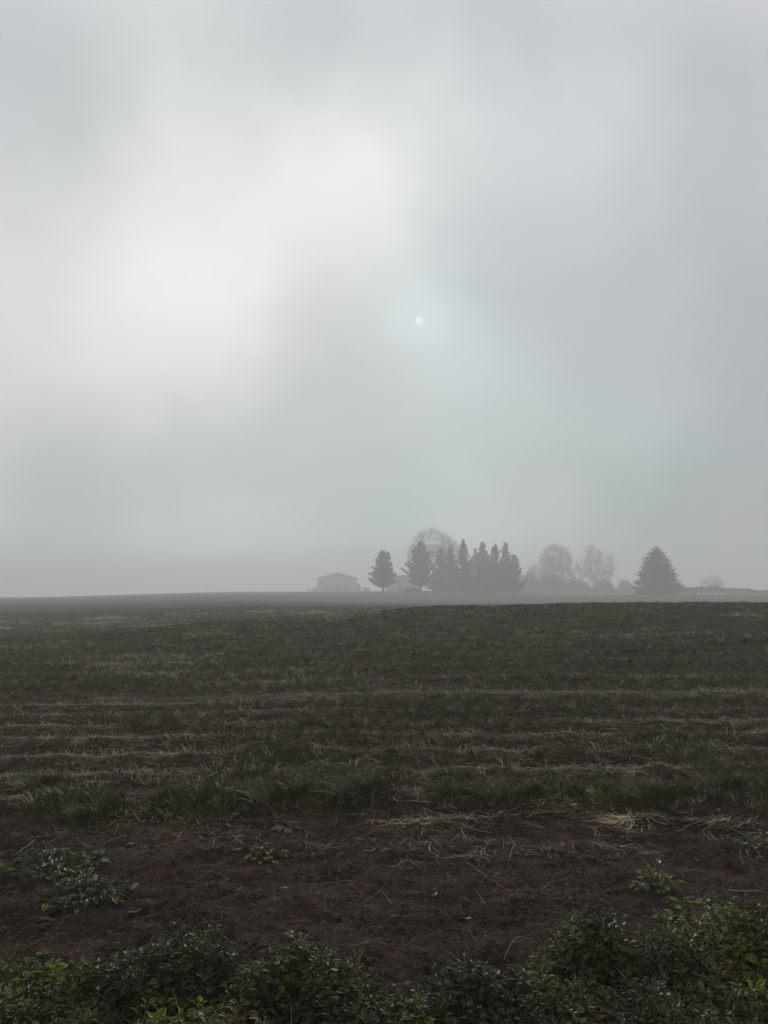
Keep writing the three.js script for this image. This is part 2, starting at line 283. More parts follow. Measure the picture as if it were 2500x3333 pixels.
cypress('lone egg-shaped conifer on a clear trunk, right of the barn', 1247, 172, 8.9, (h) => h < 0.34 ? 2.9 * Math.sqrt(clamp(1 - ((0.34 - h) / 0.24) ** 2, 0.15)) : lerp(3.05, 1.15, clamp((h - 0.34) / 0.6) ** 0.8), 11, { low: 0.19, n: 130, trunk: 0.27, rise: 0.3, thick: 1.2, wild: 0.1, cap: 0.88, leaders: [[-0.6, 0.8, 0.98, 0.25], [0.8, 0.76, 0.95, 0.25], [-1.5, 0.62, 0.8, 0.25]] });
cypress('broadest conifer, first of the row, with gaps beneath its skirt', 1368, 175, 11.0, (h) => h < 0.62 ? lerp(3.6, 2.9, clamp((h - 0.2) / 0.42)) : lerp(2.9, 0.8, (h - 0.62) / 0.38), 12, { low: 0.19, n: 140, trunk: 0.3, thick: 1.3, wild: 0.08, rise: 0.8 });
cypress('ragged dark conifer just right of the bare tree trunk', 1434, 180, 9.8, (h) => taper(2.8, 0.3, 0.3, 1.1)(h) * (0.7 + 0.6 * Math.abs(noise(h * 6, 3.3))), 13, { low: 0.06, n: 80, wild: 0.35 });
cypress('short ragged conifer close beside the tall pointed one', 1467, 178, 9.8, taper(3.0, 0.25, 0.25, 0.95), 14, { low: 0.05, n: 80, wild: 0.3 });
cypress('tall pointed conifer standing left of the farmhouse chimney', 1508, 175, 11.3, taper(3.9, 0.12, 0.15, 0.85), 15, { low: 0.05, n: 115, thick: 1.2 });
cypress('thin-topped conifer in front of the farmhouse roof', 1571, 176, 10.8, (h) => h > 0.74 ? lerp(0.95, 0.35, (h - 0.74) / 0.26) : lerp(3.7, 1.35, clamp((h - 0.1) / 0.64) ** 1.3), 16, { low: 0.06, n: 100, wild: 0.3, leaders: [[-0.65, 0.74, 0.9, 0.2]] });
cypress('conifer with a blunt twisted top, middle of the right three', 1612, 177, 10.3, (h) => h > 0.68 ? lerp(0.95, 0.5, (h - 0.68) / 0.32) : lerp(3.6, 1.2, clamp((h - 0.08) / 0.6) ** 1.3), 17, { low: 0.06, n: 95, wild: 0.3, leaders: [[-0.8, 0.75, 0.95, 0.22], [0.45, 0.8, 1.02, 0.22]] });
cypress('spired conifer at the right end of the row', 1646, 174, 10.7, (h) => h > 0.62 ? lerp(1.25, 0.22, (h - 0.62) / 0.38) : lerp(3.6, 1.6, clamp((h - 0.1) / 0.52) ** 1.2), 18, { low: 0.07, n: 100, wild: 0.3 });
cypress('small feathery conifer leaning out beyond the row end', 1673, 172, 7.9, taper(2.1, 0.3, 0.4, 1.2), 19, { low: 0.1, n: 65, wild: 0.35, leaders: [[0.95, 0.7, 0.95, 0.2]] });

// the big spruce: whorls of drooping boughs with lifted tips
{
  const r = rng(31), H = 9.7, t = grown(thing('spruce_tree', 'broad dark spruce standing alone at the right', 'spruce', stand(2136, 150, 0.1))), mb = new MB(), w = new MB();
  w.tube(V(0, 0, 0), V(0, H * 0.95, 0), 0.28, 0.02, 8);
  const tiers = 21;
  for (let k = 0; k < tiers; k++) {
    const q = k / tiers, y = 0.35 + (H - 0.7) * q, nb = Math.round(lerp(30, 9, q)), R0 = 4.75 * (1 - q) ** 0.62 * (q < 0.06 ? 0.86 : 1) + 0.16;
    for (let b = 0; b < nb; b++) {
      const a = (b + r() * 0.9) / nb * Math.PI * 2, R = R0 * (0.80 + 0.30 * r()) * (r() < 0.10 ? 1.10 : 1), yy = y + (r() - 0.5) * 0.5, from = V(0, yy + R * 0.02, 0), mid = V(Math.cos(a) * R * 0.65, yy - R * 0.14, Math.sin(a) * R * 0.65), tip = V(Math.cos(a) * R, yy - R * 0.10 + 0.14 * r() * R, Math.sin(a) * R);
      w.tube(from, mid, 0.04, 0.025, 3); w.tube(mid, tip, 0.025, 0.008, 3);
      const m = Math.max(6, Math.round(R / 0.12)), tang = V(-Math.sin(a), 0, Math.cos(a));
      for (let i = 0; i < m; i++) {
        const s = lerp(0.25, 1, (i + r()) / m), c = s < 0.65 ? from.clone().lerp(mid, s / 0.65) : mid.clone().lerp(tip, (s - 0.65) / 0.35), out = V(Math.cos(a), 0.05, Math.sin(a)), sp = (1.05 - s) * 0.55 * R * 0.5;
        for (const sd of [-1, 1]) { const d = out.clone().addScaledVector(tang, sd * (0.9 + r())).add(V(0, -0.35 * r(), 0)).normalize(), ln = Math.min(0.75, 0.24 + sp * r()); sprig(mb, c, d, ln, 0.075, r); }
        if (i % 2) sprig(mb, c, V(r() - 0.5, -1, r() - 0.5).normalize(), 0.35, 0.08, r);
      }
      sprig(mb, tip, V(Math.cos(a), 0.35, Math.sin(a)).normalize(), 0.35, 0.05, r);
    }
  }
  for (let i = 0; i < 26; i++) sprig(mb, V((r() - 0.5) * 0.5, H - 0.9 + 0.7 * i / 26, (r() - 0.5) * 0.3), V(r() - 0.5, 0.9, r() - 0.5).normalize(), 0.32, 0.06, r);
  part('trunk', w.geo(), barkDark, t); part('crown', mb.geo(), needlesOld, t);
}

// leafless or thin-leaved broadleaf trees: branches reach out to fill the room the crown takes, thickest where most twigs hang
function broadleaf(name, label, category, px, Z, height, lobes, seed, o = {}) {
  const r = rng(seed), t = grown(thing(name, label, category, stand(px, Z, 0.1), 0, o.group)), trunk = new MB(), limbs = new MB(), twigs = new MB(), leaves = new MB();
  const nodes = []; const add = (p, parent) => { nodes.push({ p, parent, n: 0 }); return nodes.length - 1; };
  let last = -1; const fork = (o.fork ?? 0.35) * height; for (let k = 0; k <= 6; k++) last = add(V(0.25 * noise(k * 0.6, seed) * k / 6, fork * k / 6, 0.2 * noise(k * 0.6 + 9, seed)), last);
  const total = lobes.reduce((s, l) => s + l[3] * l[4], 0), targets = [];
  for (const [cx, cy, cz, rx, ry] of lobes) for (let k = 0, n = Math.round((o.n ?? 420) * rx * ry / total); k < n; k++) {
    const v = V(r() * 2 - 1, r() * 2 - 1, r() * 2 - 1); if (v.length() > 1) { k--; continue; } v.setLength(Math.pow(v.length(), 0.6));
    targets.push(V(cx + v.x * rx, cy * height + v.y * ry, cz + v.z * rx));
  }
  const hub = nodes[last].p; targets.sort((a, b) => a.distanceTo(hub) - b.distanceTo(hub));
  const ends = [];
  for (const q of targets) {
    let best = last, bd = 1e9; for (let i = 3; i < nodes.length; i++) { const n = nodes[i], d = n.p.distanceTo(q) + 0.35 * Math.max(0, n.p.y - q.y + 0.3) + (i < 7 ? 0.6 * (6 - i) : 0); if (d < bd) { bd = d; best = i; } }
    const from = nodes[best].p, L = from.distanceTo(q), m = Math.max(1, Math.ceil(L / 1.1)); let id = best;
    for (let k = 1; k <= m; k++) { const s = k / m, c = from.clone().lerp(q, s); if (k < m) c.add(V(r() - 0.5, r() - 0.5, r() - 0.5).multiplyScalar(0.3)); c.y += Math.sin(s * Math.PI) * L * 0.04; id = add(c, id); }
    ends.push(id);
  }
  for (const e of ends) for (let i = e; i >= 0; i = nodes[i].parent) nodes[i].n++;
  const rad = (n) => Math.min(o.rad ?? 0.4, 0.03 * Math.pow(n, 0.46));
  nodes.forEach((n, i) => { if (n.parent < 0) return; const b = rad(n.n), a = Math.max(b, Math.min(rad(nodes[n.parent].n), b * 1.35)); (i < 7 ? trunk : n.n > 9 ? limbs : twigs).tube(nodes[n.parent].p, n.p, i < 7 ? (o.rad ?? 0.4) * (1.12 - 0.02 * i) : a, i < 7 ? (o.rad ?? 0.4) * (1.1 - 0.02 * i) : b, i < 7 ? 9 : n.n > 9 ? 6 : 3); });
  for (const e of ends) {
    const q = nodes[e].p, back = q.clone().sub(nodes[nodes[e].parent].p).normalize();
    for (let k = 0; k < (o.spray ?? 7); k++) {
      const d = back.clone().multiplyScalar(0.5).add(V(r() - 0.5, r() - 0.5 + (o.weep ? -o.weep * r() : 0.15), r() - 0.5).multiplyScalar(1.7)).normalize(), m = q.clone().addScaledVector(d, 0.45 + 0.5 * r()), d2 = d.clone().add(V(r() - 0.5, r() - 0.5 - (o.weep ?? 0) * 0.8, r() - 0.5)).normalize(), x = m.clone().addScaledVector(d2, 0.35 + 0.5 * r());
      twigs.tube(q, m, 0.024, 0.018, 3); twigs.tube(m, x, 0.018, 0.012, 3);
      if (o.leaves) for (let j = 0; j < 3; j++) if (r() < o.leaves) sprig(leaves, m.clone().lerp(x, r()), V(r() - 0.5, r() - 0.8, r() - 0.5).normalize(), 0.30, 0.09, r);
    }
  }
  part('trunk', trunk.geo(), bark, t); part('limb', limbs.geo(), bark, t);
  const c = part('crown', twigs.geo(), twigMat, t); if (o.leaves) part('leaf_tuft', leaves.geo(), leafOlive, c).userData.kind = 'stuff';
  return t;
}
broadleaf('bare_tree', 'tall leafless tree spreading behind the conifer row', 'bare tree', 1411, 228, 18.4, [[-0.5, 0.76, 0, 5.6, 4.3], [-4.4, 0.55, 0, 3.6, 4.4], [4.2, 0.60, 0, 3.6, 4.4], [0, 0.56, 0, 4, 3]], 43, { n: 620, fork: 0.42, rad: 0.42, spray: 7 });
broadleaf('broadleaf_tree', 'dense hazy tree, left of the two between conifers and spruce', 'tree', 1812, 262, 17.3, [[0, 0.70, 0, 4.9, 5.1], [0.3, 0.4, 0, 5.7, 4.4], [-6.5, 0.42, 0, 3.4, 3.0], [-3.5, 0.68, 1, 2.8, 2.6]], 51, { n: 520, fork: 0.16, rad: 0.34, leaves: 0.6, weep: 0.6, spray: 7 });
broadleaf('broadleaf_tree', 'thinner hazy tree, right of the two between conifers and spruce', 'tree', 1936, 270, 17.6, [[0, 0.80, 0, 3.1, 3.5], [3.5, 0.60, 0, 3.5, 4.2], [-4.0, 0.55, 0, 3.1, 3.7], [0.7, 0.38, 0, 5.3, 2.8]], 57, { n: 380, fork: 0.3, rad: 0.3, leaves: 0.34, weep: 0.6, spray: 6 });
broadleaf('bare_tree', 'small faint bare tree beyond the hedge at far right', 'bare tree', 2316, 300, 7.4, [[0, 0.66, 0, 3.6, 2.5], [-2.6, 0.5, 0, 1.8, 1.5], [2.6, 0.56, 0, 1.9, 1.7]], 63, { n: 150, fork: 0.2, rad: 0.2, spray: 6 });

// shrubs: many short stems with leafy shoots
function shrub(label, px, Z, width, height, seed, group, depthM = width) {
  const r = rng(seed), t = grown(thing('shrub', label, 'shrub', stand(px, Z, 0.05), 0, group)), mb = new MB(), w = new MB(), n = Math.round(60 + width * height * 16);
  for (let k = 0; k < n; k++) {
    const a = r() * Math.PI * 2, q = Math.sqrt(r()), x = Math.cos(a) * q * width / 2, z = Math.sin(a) * q * depthM / 2, top = height * (1 - q * q * 0.75) * (0.72 + 0.36 * r() + 0.35 * noise(x * 0.9 + seed, z * 0.9));
    const f = V(x * 0.92, 0, z * 0.92), e = V(x, top, z); if (k % 3 === 0) w.tube(f, e, 0.025, 0.006, 3);
    for (let i = 0; i < 9; i++) { const c = f.clone().lerp(e, r()).add(V(r() - 0.5, 0, r() - 0.5).multiplyScalar(0.4)); sprig(mb, c, V(r() - 0.5, r() * 0.9, r() - 0.5).normalize(), 0.3 + 0.2 * r(), 0.09, r); }
  }
  part('stem', w.geo(), barkDark, t).userData.kind = 'stuff'; part('foliage', mb.geo(), leafOlive, t);
  return t;
}
shrub('low rounded bush under the ragged conifers of the row', 1452, 172, 3.2, 1.7, 71);
shrub('low bush at the foot of the tall pointed conifer', 1500, 171, 3.6, 1.3, 72);
shrub('wide low bush below the thin-topped conifer', 1556, 171, 4.2, 1.5, 73);
shrub('tangled low bush beneath the blunt-topped conifer', 1612, 170, 3.6, 1.4, 74);
shrub('low bush under the right end of the conifer row', 1660, 169, 3.6, 1.6, 75);
shrub('pale tall bush between conifer row and dense hazy tree', 1722, 228, 7.5, 5.8, 76);
shrub('broad bush at the base of the dense hazy tree', 1800, 220, 11, 5.5, 77, null, 5);
shrub('bush filling the gap between the two hazy trees', 1880, 225, 8, 4.6, 78);
shrub('bush under the thinner hazy tree, on its right', 1962, 226, 7, 4.8, 79);
shrub('small misty bush left of the big spruce', 2030, 235, 5.4, 4.6, 80);
shrub('scrubby bush in the grass left of the first conifer', 1338, 176, 3.0, 0.9, 81);

// the hedge at the right, uneven along the top
{
  const r = rng(91), Z = 178 * FAR, x0 = columnAt(2190, Z), x1 = columnAt(2640, Z), t = thing('hedge', 'long uneven hedge running right from the big spruce', 'hedge', [0, 0, -Z]), mb = new MB(), w = new MB();
  for (let k = 0; k < 4200; k++) {
    const x = lerp(x0, x1, r()), dz = (r() - 0.5) * 2.2, s = (x - x0) / (x1 - x0), y0 = landAt(x, Z - dz), top = FAR * (2.0 - 1.0 * sstep(0.25, 0.7, s)) * (0.85 + 0.3 * noise(x * 0.25, 2) + 0.25 * noise(x * 0.8, 7)) + 0.45 * Math.exp(-(((s - 0.27) / 0.05) ** 2)), c = V(x, y0 + top * Math.sqrt(r()) * (1 - 0.3 * Math.abs(dz)), dz);
    if (k % 8 === 0) w.tube(V(x, y0 - 0.05, dz * 0.6), c, 0.025, 0.008, 3);
    for (let i = 0; i < 5; i++) sprig(mb, c.clone().add(V(r() - 0.5, r() - 0.5, r() - 0.5).multiplyScalar(0.5)), V(r() - 0.5, r() * 0.7, r() - 0.5).normalize(), 0.4, 0.1, r);
  }
  part('stem', w.geo(), barkDark, t).userData.kind = 'stuff'; part('foliage', mb.geo(), leafOlive, t);
}

// ---- the barn, gable end on
const cladding = std(0.25, 0.255, 0.26, 0.7), roofSheet = std(0.055, 0.058, 0.06, 0.6), timber = std(0.07, 0.06, 0.05), paleDoor = std(0.17, 0.175, 0.175, 0.7), glassDark = std(0.25, 0.27, 0.28, 0.2), stone = std(0.22, 0.21, 0.19), slate = std(0.06, 0.062, 0.066, 0.7), whitePaint = std(0.6, 0.6, 0.58, 0.5), rubber = std(0.02, 0.02, 0.02), rust = std(0.10, 0.05, 0.03), tarp = std(0.05, 0.055, 0.05, 0.5);
function box(w, h, d, x, y, z, bev = 0.02) {
  const s = new THREE.Shape(); s.moveTo(-w / 2 + bev, 0); s.lineTo(w / 2 - bev, 0); s.lineTo(w / 2, bev); s.lineTo(w / 2, h - bev); s.lineTo(w / 2 - bev, h); s.lineTo(-w / 2 + bev, h); s.lineTo(-w / 2, h - bev); s.lineTo(-w / 2, bev); s.closePath();
  const g = new THREE.ExtrudeGeometry(s, { depth: d, bevelEnabled: false }); g.translate(x, y, z - d / 2); return g;
}
function prism(points, d, z) { const s = new THREE.Shape(points.map(([x, y]) => new THREE.Vector2(x, y))); const g = new THREE.ExtrudeGeometry(s, { depth: d, bevelEnabled: false }); g.translate(0, 0, z); return g; }
{
  const Z = 300, W = 15.2, eave = 5.6, apex = 7.75, L = 26, t = grown(thing('barn', 'wide gabled farm barn, pale in the mist at the left', 'barn', stand(1098, Z, 0.3), 0.05));
  part('wall', prism([[-W / 2, 0], [W / 2, 0], [W / 2, eave], [0, apex - 0.12], [-W / 2, eave]], L, -L), cladding, t);
  for (const s of [-1, 1]) part('roof', prism([[0, apex], [s * (W / 2 + 0.45), eave - 0.05], [s * (W / 2 + 0.45), eave + 0.13], [0, apex + 0.2]], L + 0.7, -L - 0.2), roofSheet, t);
  const ribs = []; for (let k = 0; k < 15; k++) { const x = -W / 2 + 0.5 + k * (W - 1) / 14; ribs.push(box(0.12, eave - 3.7, 0.08, x, 3.65, 0.05)); } part('cladding_rib', mergeGeometries(ribs), cladding, t).userData.kind = 'stuff';
  const door = part('sliding_door', box(4.4, 3.4, 0.1, -3.4, 0.1, 0.09), paleDoor, t); part('rail', box(10.5, 0.18, 0.16, -0.5, 3.52, 0.12), roofSheet, door);
  part('sliding_door', box(4.2, 3.4, 0.1, 1.6, 0.1, 0.1), std(0.09, 0.09, 0.09), t, 'darker right-hand sliding door');
  for (const x of [2.9 + 1.2, 5.0, 6.0]) { const f = part('window', box(0.75, 1.0, 0.08, x, 2.1, 0.05), timber, t); part('pane', box(0.6, 0.84, 0.04, x, 2.18, 0.08), glassDark, f); }
  const lean = part('lean_to', prism([[W / 2 + 0.003, 0], [W / 2 + 1.6, 0], [W / 2 + 1.6, 2.5], [W / 2 + 0.003, 3.9]], 9, -9.5), timber, t); part('lean_to_roof', prism([[W / 2 + 0.05, 3.95], [W / 2 + 1.85, 2.38], [W / 2 + 1.85, 2.52], [W / 2 + 0.05, 4.1]], 9.4, -9.7), roofSheet, lean);
  const annex = part('annex', box(1.4, 2.0, 4, -W / 2 - 0.75, 0, -2.2), stone, t); part('annex_roof', box(1.55, 0.14, 4.2, -W / 2 - 0.75, 2.02, -2.2), roofSheet, annex);
}
// machinery and stacks standing before the barn
function wheel(R, w) { const g = new THREE.TorusGeometry(R - w / 2, w / 2, 8, 20); g.scale(1, 1, 1.3); return g; }
{
  const [x, y, z] = stand(1090, 288, 0.05), t = thing('farm_trailer', 'flat farm trailer with low sides before the barn doors', 'trailer', [x, y, z]); grown(t);
  part('bed', box(5.2, 0.28, 2.2, 0, 0.9, 0), timber, t); const b = box(5.2, 0.6, 0.06, 0, 1.19, 1.06); part('side_board', b, rust, t); part('side_board', box(5.2, 0.6, 0.06, 0, 1.19, -1.06), rust, t); part('headboard', box(0.06, 1.0, 2.0, -2.55, 1.19, 0), timber, t);
  for (const xx of [0.9, 1.9]) for (const zz of [-0.95, 0.95]) { const wg = part('wheel', wheel(0.45, 0.22), rubber, t); wg.position.set(xx, 0.46, zz); part('rim', new THREE.CylinderGeometry(0.24, 0.24, 0.16, 16).rotateX(Math.PI / 2), rust, wg); }
  const tb = new MB(); tb.tube(V(-2.6, 0.95, 0), V(-4.0, 0.6, 0), 0.07, 0.06, 8); part('drawbar', tb.geo(), rust, t);
}
function heap(name, label, cat, px, Z, w, h, d, mat, seed, skew = 0) {
  const t = new THREE.SphereGeometry(1, 40, 16, 0, Math.PI * 2, 0, Math.PI / 2), p = t.attributes.position;
  for (let i = 0; i < p.count; i++) { const x = p.getX(i), y = p.getY(i), z = p.getZ(i), n = 1 + 0.16 * noise(x * 2.4 + seed, z * 2.4 + y * 2); p.setXYZ(i, (x * n + skew * y) * w / 2, Math.pow(Math.max(0, y), 0.8) * h * n, z * n * d / 2); }
  t.computeVertexNormals(); const o = part(name, t, mat, scene); o.name = numbered(name); const q = stand(px, Z, 0.08); o.position.set(...q); return tag(grown(o), label, cat);
}
heap('muck_heap', 'dark sloping muck heap before the right of the barn', 'heap', 1138, 280, 4.2, 2.5, 3.5, rust, 4, -0.25);
heap('silage_heap', 'low tarped heap standing just right of the barn', 'heap', 1193, 275, 3.0, 1.75, 4, tarp, 7, -0.1);
{
  const t = grown(thing('tractor', 'small tractor silhouette on the crest left of the barn', 'tractor', stand(1015, 295, 0.02)));
  part('body', prism([[-1.5, 0.7], [0.2, 0.7], [0.2, 1.05], [0.0, 1.15], [-1.35, 1.02], [-1.5, 0.9]], 0.7, -0.35), rust, t);
  part('mudguard', prism([[0.1, 0.8], [1.2, 0.8], [1.05, 1.15], [0.65, 1.3], [0.25, 1.15]], 1.3, -0.65), rust, t);
  part('roll_bar', mergeGeometries([box(0.08, 1.0, 0.08, 0.95, 1.0, -0.45), box(0.08, 1.0, 0.08, 0.95, 1.0, 0.45), box(0.08, 0.08, 0.98, 0.95, 2.0, 0)]), timber, t);
  const eb = new MB(); eb.tube(V(-0.8, 1.0, 0.1), V(-0.8, 1.75, 0.1), 0.04, 0.04, 8); part('exhaust', eb.geo(), timber, t); part('seat', box(0.45, 0.4, 0.45, 0.5, 1.2, 0), rubber, t);
  for (const [xx, R] of [[0.65, 0.62], [-1.1, 0.38]]) for (const zz of [-0.6, 0.6]) { const wg = part('wheel', wheel(R, 0.28), rubber, t); wg.position.set(xx, R, zz); part('rim', new THREE.CylinderGeometry(R * 0.55, R * 0.55, 0.18, 16).rotateX(Math.PI / 2), whitePaint, wg); }
}
{ // pale tank beside it
  const t = grown(thing('water_tank', 'small pale water tank beside the tractor', 'tank', stand(1018.5, 292, 0.02)));
  part('tank', box(0.8, 0.75, 0.8, 0, 0.16, 0, 0.1), whitePaint, t); for (const x of [-0.42, 0, 0.42]) for (const zz of [-0.43, 0.43]) part('cage_bar', box(0.03, 0.8, 0.03, x, 0.14, zz, 0.005), roofSheet, t); part('pallet', box(0.95, 0.14, 0.95, 0, 0, 0), timber, t);
}
// ---- low outbuilding and farmhouse behind the conifers
{
  const t = grown(thing('outbuilding', 'long low outbuilding behind the gap between conifers', 'shed', stand(1312, 245, 0.2)));
  const W = 11, D = 6; part('wall', box(W, 3.0, D, 0, 0, 0), stone, t);
  for (const s of [-1, 1]) part('roof', new THREE.ExtrudeGeometry(new THREE.Shape([[0, 5.05], [s * (D / 2 + 0.3), 2.85], [s * (D / 2 + 0.3), 3.02], [0, 5.25]].map(([a, b]) => new THREE.Vector2(a, b))), { depth: W + 0.4, bevelEnabled: false }).translate(0, 0, -W / 2 - 0.2).rotateY(Math.PI / 2), slate, t);
  for (const s of [-1, 1]) part('gable', new THREE.ExtrudeGeometry(new THREE.Shape([new THREE.Vector2(-D / 2, 3.0), new THREE.Vector2(D / 2, 3.0), new THREE.Vector2(0, 5.0)]), { depth: 0.25, bevelEnabled: false }).rotateY(Math.PI / 2).translate(s * (W / 2 - 0.14) - 0.125, 0, 0), stone, t);
  const d = part('door', box(1.1, 2.1, 0.08, -1.0, 0.02, D / 2 + 0.03), timber, t); part('handle', box(0.06, 0.16, 0.06, -0.6, 1.0, D / 2 + 0.09), rust, d);
  for (const x of [1.2, 3.2]) { const f = part('window', box(1.0, 1.0, 0.1, x, 1.0, D / 2 + 0.03), timber, t); part('pane', box(0.84, 0.84, 0.05, x, 1.08, D / 2 + 0.075), glassDark, f); }
}
{
  const t = grown(thing('farmhouse', 'stone farmhouse with a chimney half hidden behind conifers', 'house', stand(1566, 205, 0.2), 0.0)); t.scale.multiplyScalar(205 / 232);
  const W = 8.4, D = 7, E = 8.2, R = 11.4; part('wall', box(W, E, D, 0, 0, 0), stone, t);
  const rb = new MB(), o = 0.35, a = rb.v(-W / 2 - o, E, D / 2 + o), b = rb.v(W / 2 + o, E, D / 2 + o), c = rb.v(W / 2 + o, E, -D / 2 - o), d = rb.v(-W / 2 - o, E, -D / 2 - o), e = rb.v(-1.9, R, 0), f = rb.v(1.9, R, 0);
  rb.quad(a, b, f, e); rb.tri(b, c, f); rb.quad(c, d, e, f); rb.tri(d, a, e); rb.quad(a, d, c, b); const rg = rb.geo().toNonIndexed(); rg.computeVertexNormals();
  const roof = part('roof', rg, slate, t); const ch = part('chimney', mergeGeometries([box(1.0, 2.0, 0.8, -1.75, R - 0.7, 0), box(1.15, 0.16, 0.95, -1.75, R + 1.3, 0)]), stone, roof);
  for (const x of [-2.6, 0, 2.6]) for (const y of [0.9, 4.6]) { if (x === 0 && y < 1) continue; const wf = part('window', box(1.1, 1.5, 0.1, x, y, D / 2 + 0.03), whitePaint, t); part('pane', box(0.92, 1.3, 0.05, x, y + 0.1, D / 2 + 0.075), glassDark, wf); }
  part('door', box(1.1, 2.2, 0.1, 0, 0.02, D / 2 + 0.03), timber, t);
}
{ // rail fence
  const Z = 176 * FAR, xs = [1303, 1320, 1338, 1356].map((p) => columnAt(p, Z)), t = thing('rail_fence', 'short wooden rail fence by the broadest conifer', 'fence', [xs[0], landAt(xs[0], Z), -Z]);
  for (const x of xs) part('post', box(0.12, 1.25, 0.12, x - xs[0], landAt(x, Z) - landAt(xs[0], Z) - 0.1, 0), timber, t);
  const rb = (h) => { const m = new MB(); for (let k = 0; k < 3; k++) m.tube(V(xs[k] - xs[0], landAt(xs[k], Z) - landAt(xs[0], Z) + h, 0.07), V(xs[k + 1] - xs[0], landAt(xs[k + 1], Z) - landAt(xs[0], Z) + h, 0.07), 0.06, 0.06, 6); return m.geo(); };
  part('rail', rb(1.1), timber, t); part('rail', rb(0.55), timber, t);
}

// ------------------------------------------------------------------ grass
function bladeTuft(seed, n, h, spread, wid, lean = 0.5) {
  const r = rng(seed), mb = new MB();
  for (let k = 0; k < n; k++) {
    const a = r() * Math.PI * 2, q = Math.sqrt(r()) * spread, x = Math.cos(a) * q, z = Math.sin(a) * q, da = a + (r() - 0.5) * 1.6, L = h * (0.5 + 0.6 * r()), bend = lean * (0.3 + r()), w = wid * (0.7 + 0.6 * r()), sx = -Math.sin(da) * w, sz = Math.cos(da) * w;
    let prev = null; const seg = 3;
    for (let s = 0; s <= seg; s++) {
      const t = s / seg, out = bend * L * t * t, y = L * (t - 0.32 * bend * t * t), px = x + Math.cos(da) * out, pz = z + Math.sin(da) * out, ww = 1 - t * t;
      if (s === seg) { const c = mb.v(px, y, pz); mb.tri(prev[0], prev[1], c); }
      else { const c = [mb.v(px - sx * ww, y - 0.004, pz - sz * ww), mb.v(px + sx * ww, y, pz + sz * ww)]; if (prev) mb.quad(prev[0], prev[1], c[1], c[0]); prev = c; }
    }
  }
  return mb.geo();
}
const grassMat = new THREE.MeshPhysicalMaterial({ color: 0xffffff, roughness: 0.62, specularIntensity: 0.2, side: THREE.DoubleSide });
const dryMat = new THREE.MeshPhysicalMaterial({ color: 0xffffff, roughness: 0.8, specularIntensity: 0.2, side: THREE.DoubleSide });
const Q = new THREE.Quaternion(), EU = new THREE.Euler(), MX = new THREE.Matrix4(), COL = new THREE.Color();
function scatter(name, geometry, material, list, parent) {
  const im = new THREE.InstancedMesh(geometry, material, list.length); im.name = name; im.castShadow = im.receiveShadow = true;
  list.forEach((o, i) => { EU.set(o.rx ?? 0, o.ry ?? 0, o.rz ?? 0, 'YXZ'); Q.setFromEuler(EU); MX.compose(V(o.x, o.y, o.z), Q, V(o.s, (o.sy ?? 1) * o.s, o.s)); im.setMatrixAt(i, MX); im.setColorAt(i, COL.setRGB(...o.c)); });
  im.userData.kind = 'stuff'; parent.add(im); return im;
}
const grass = new THREE.Group(); grass.name = 'grass'; scene.add(grass);
tag(grass, 'short green winter grass growing in drilled rows across the field', 'grass', null, 'stuff');
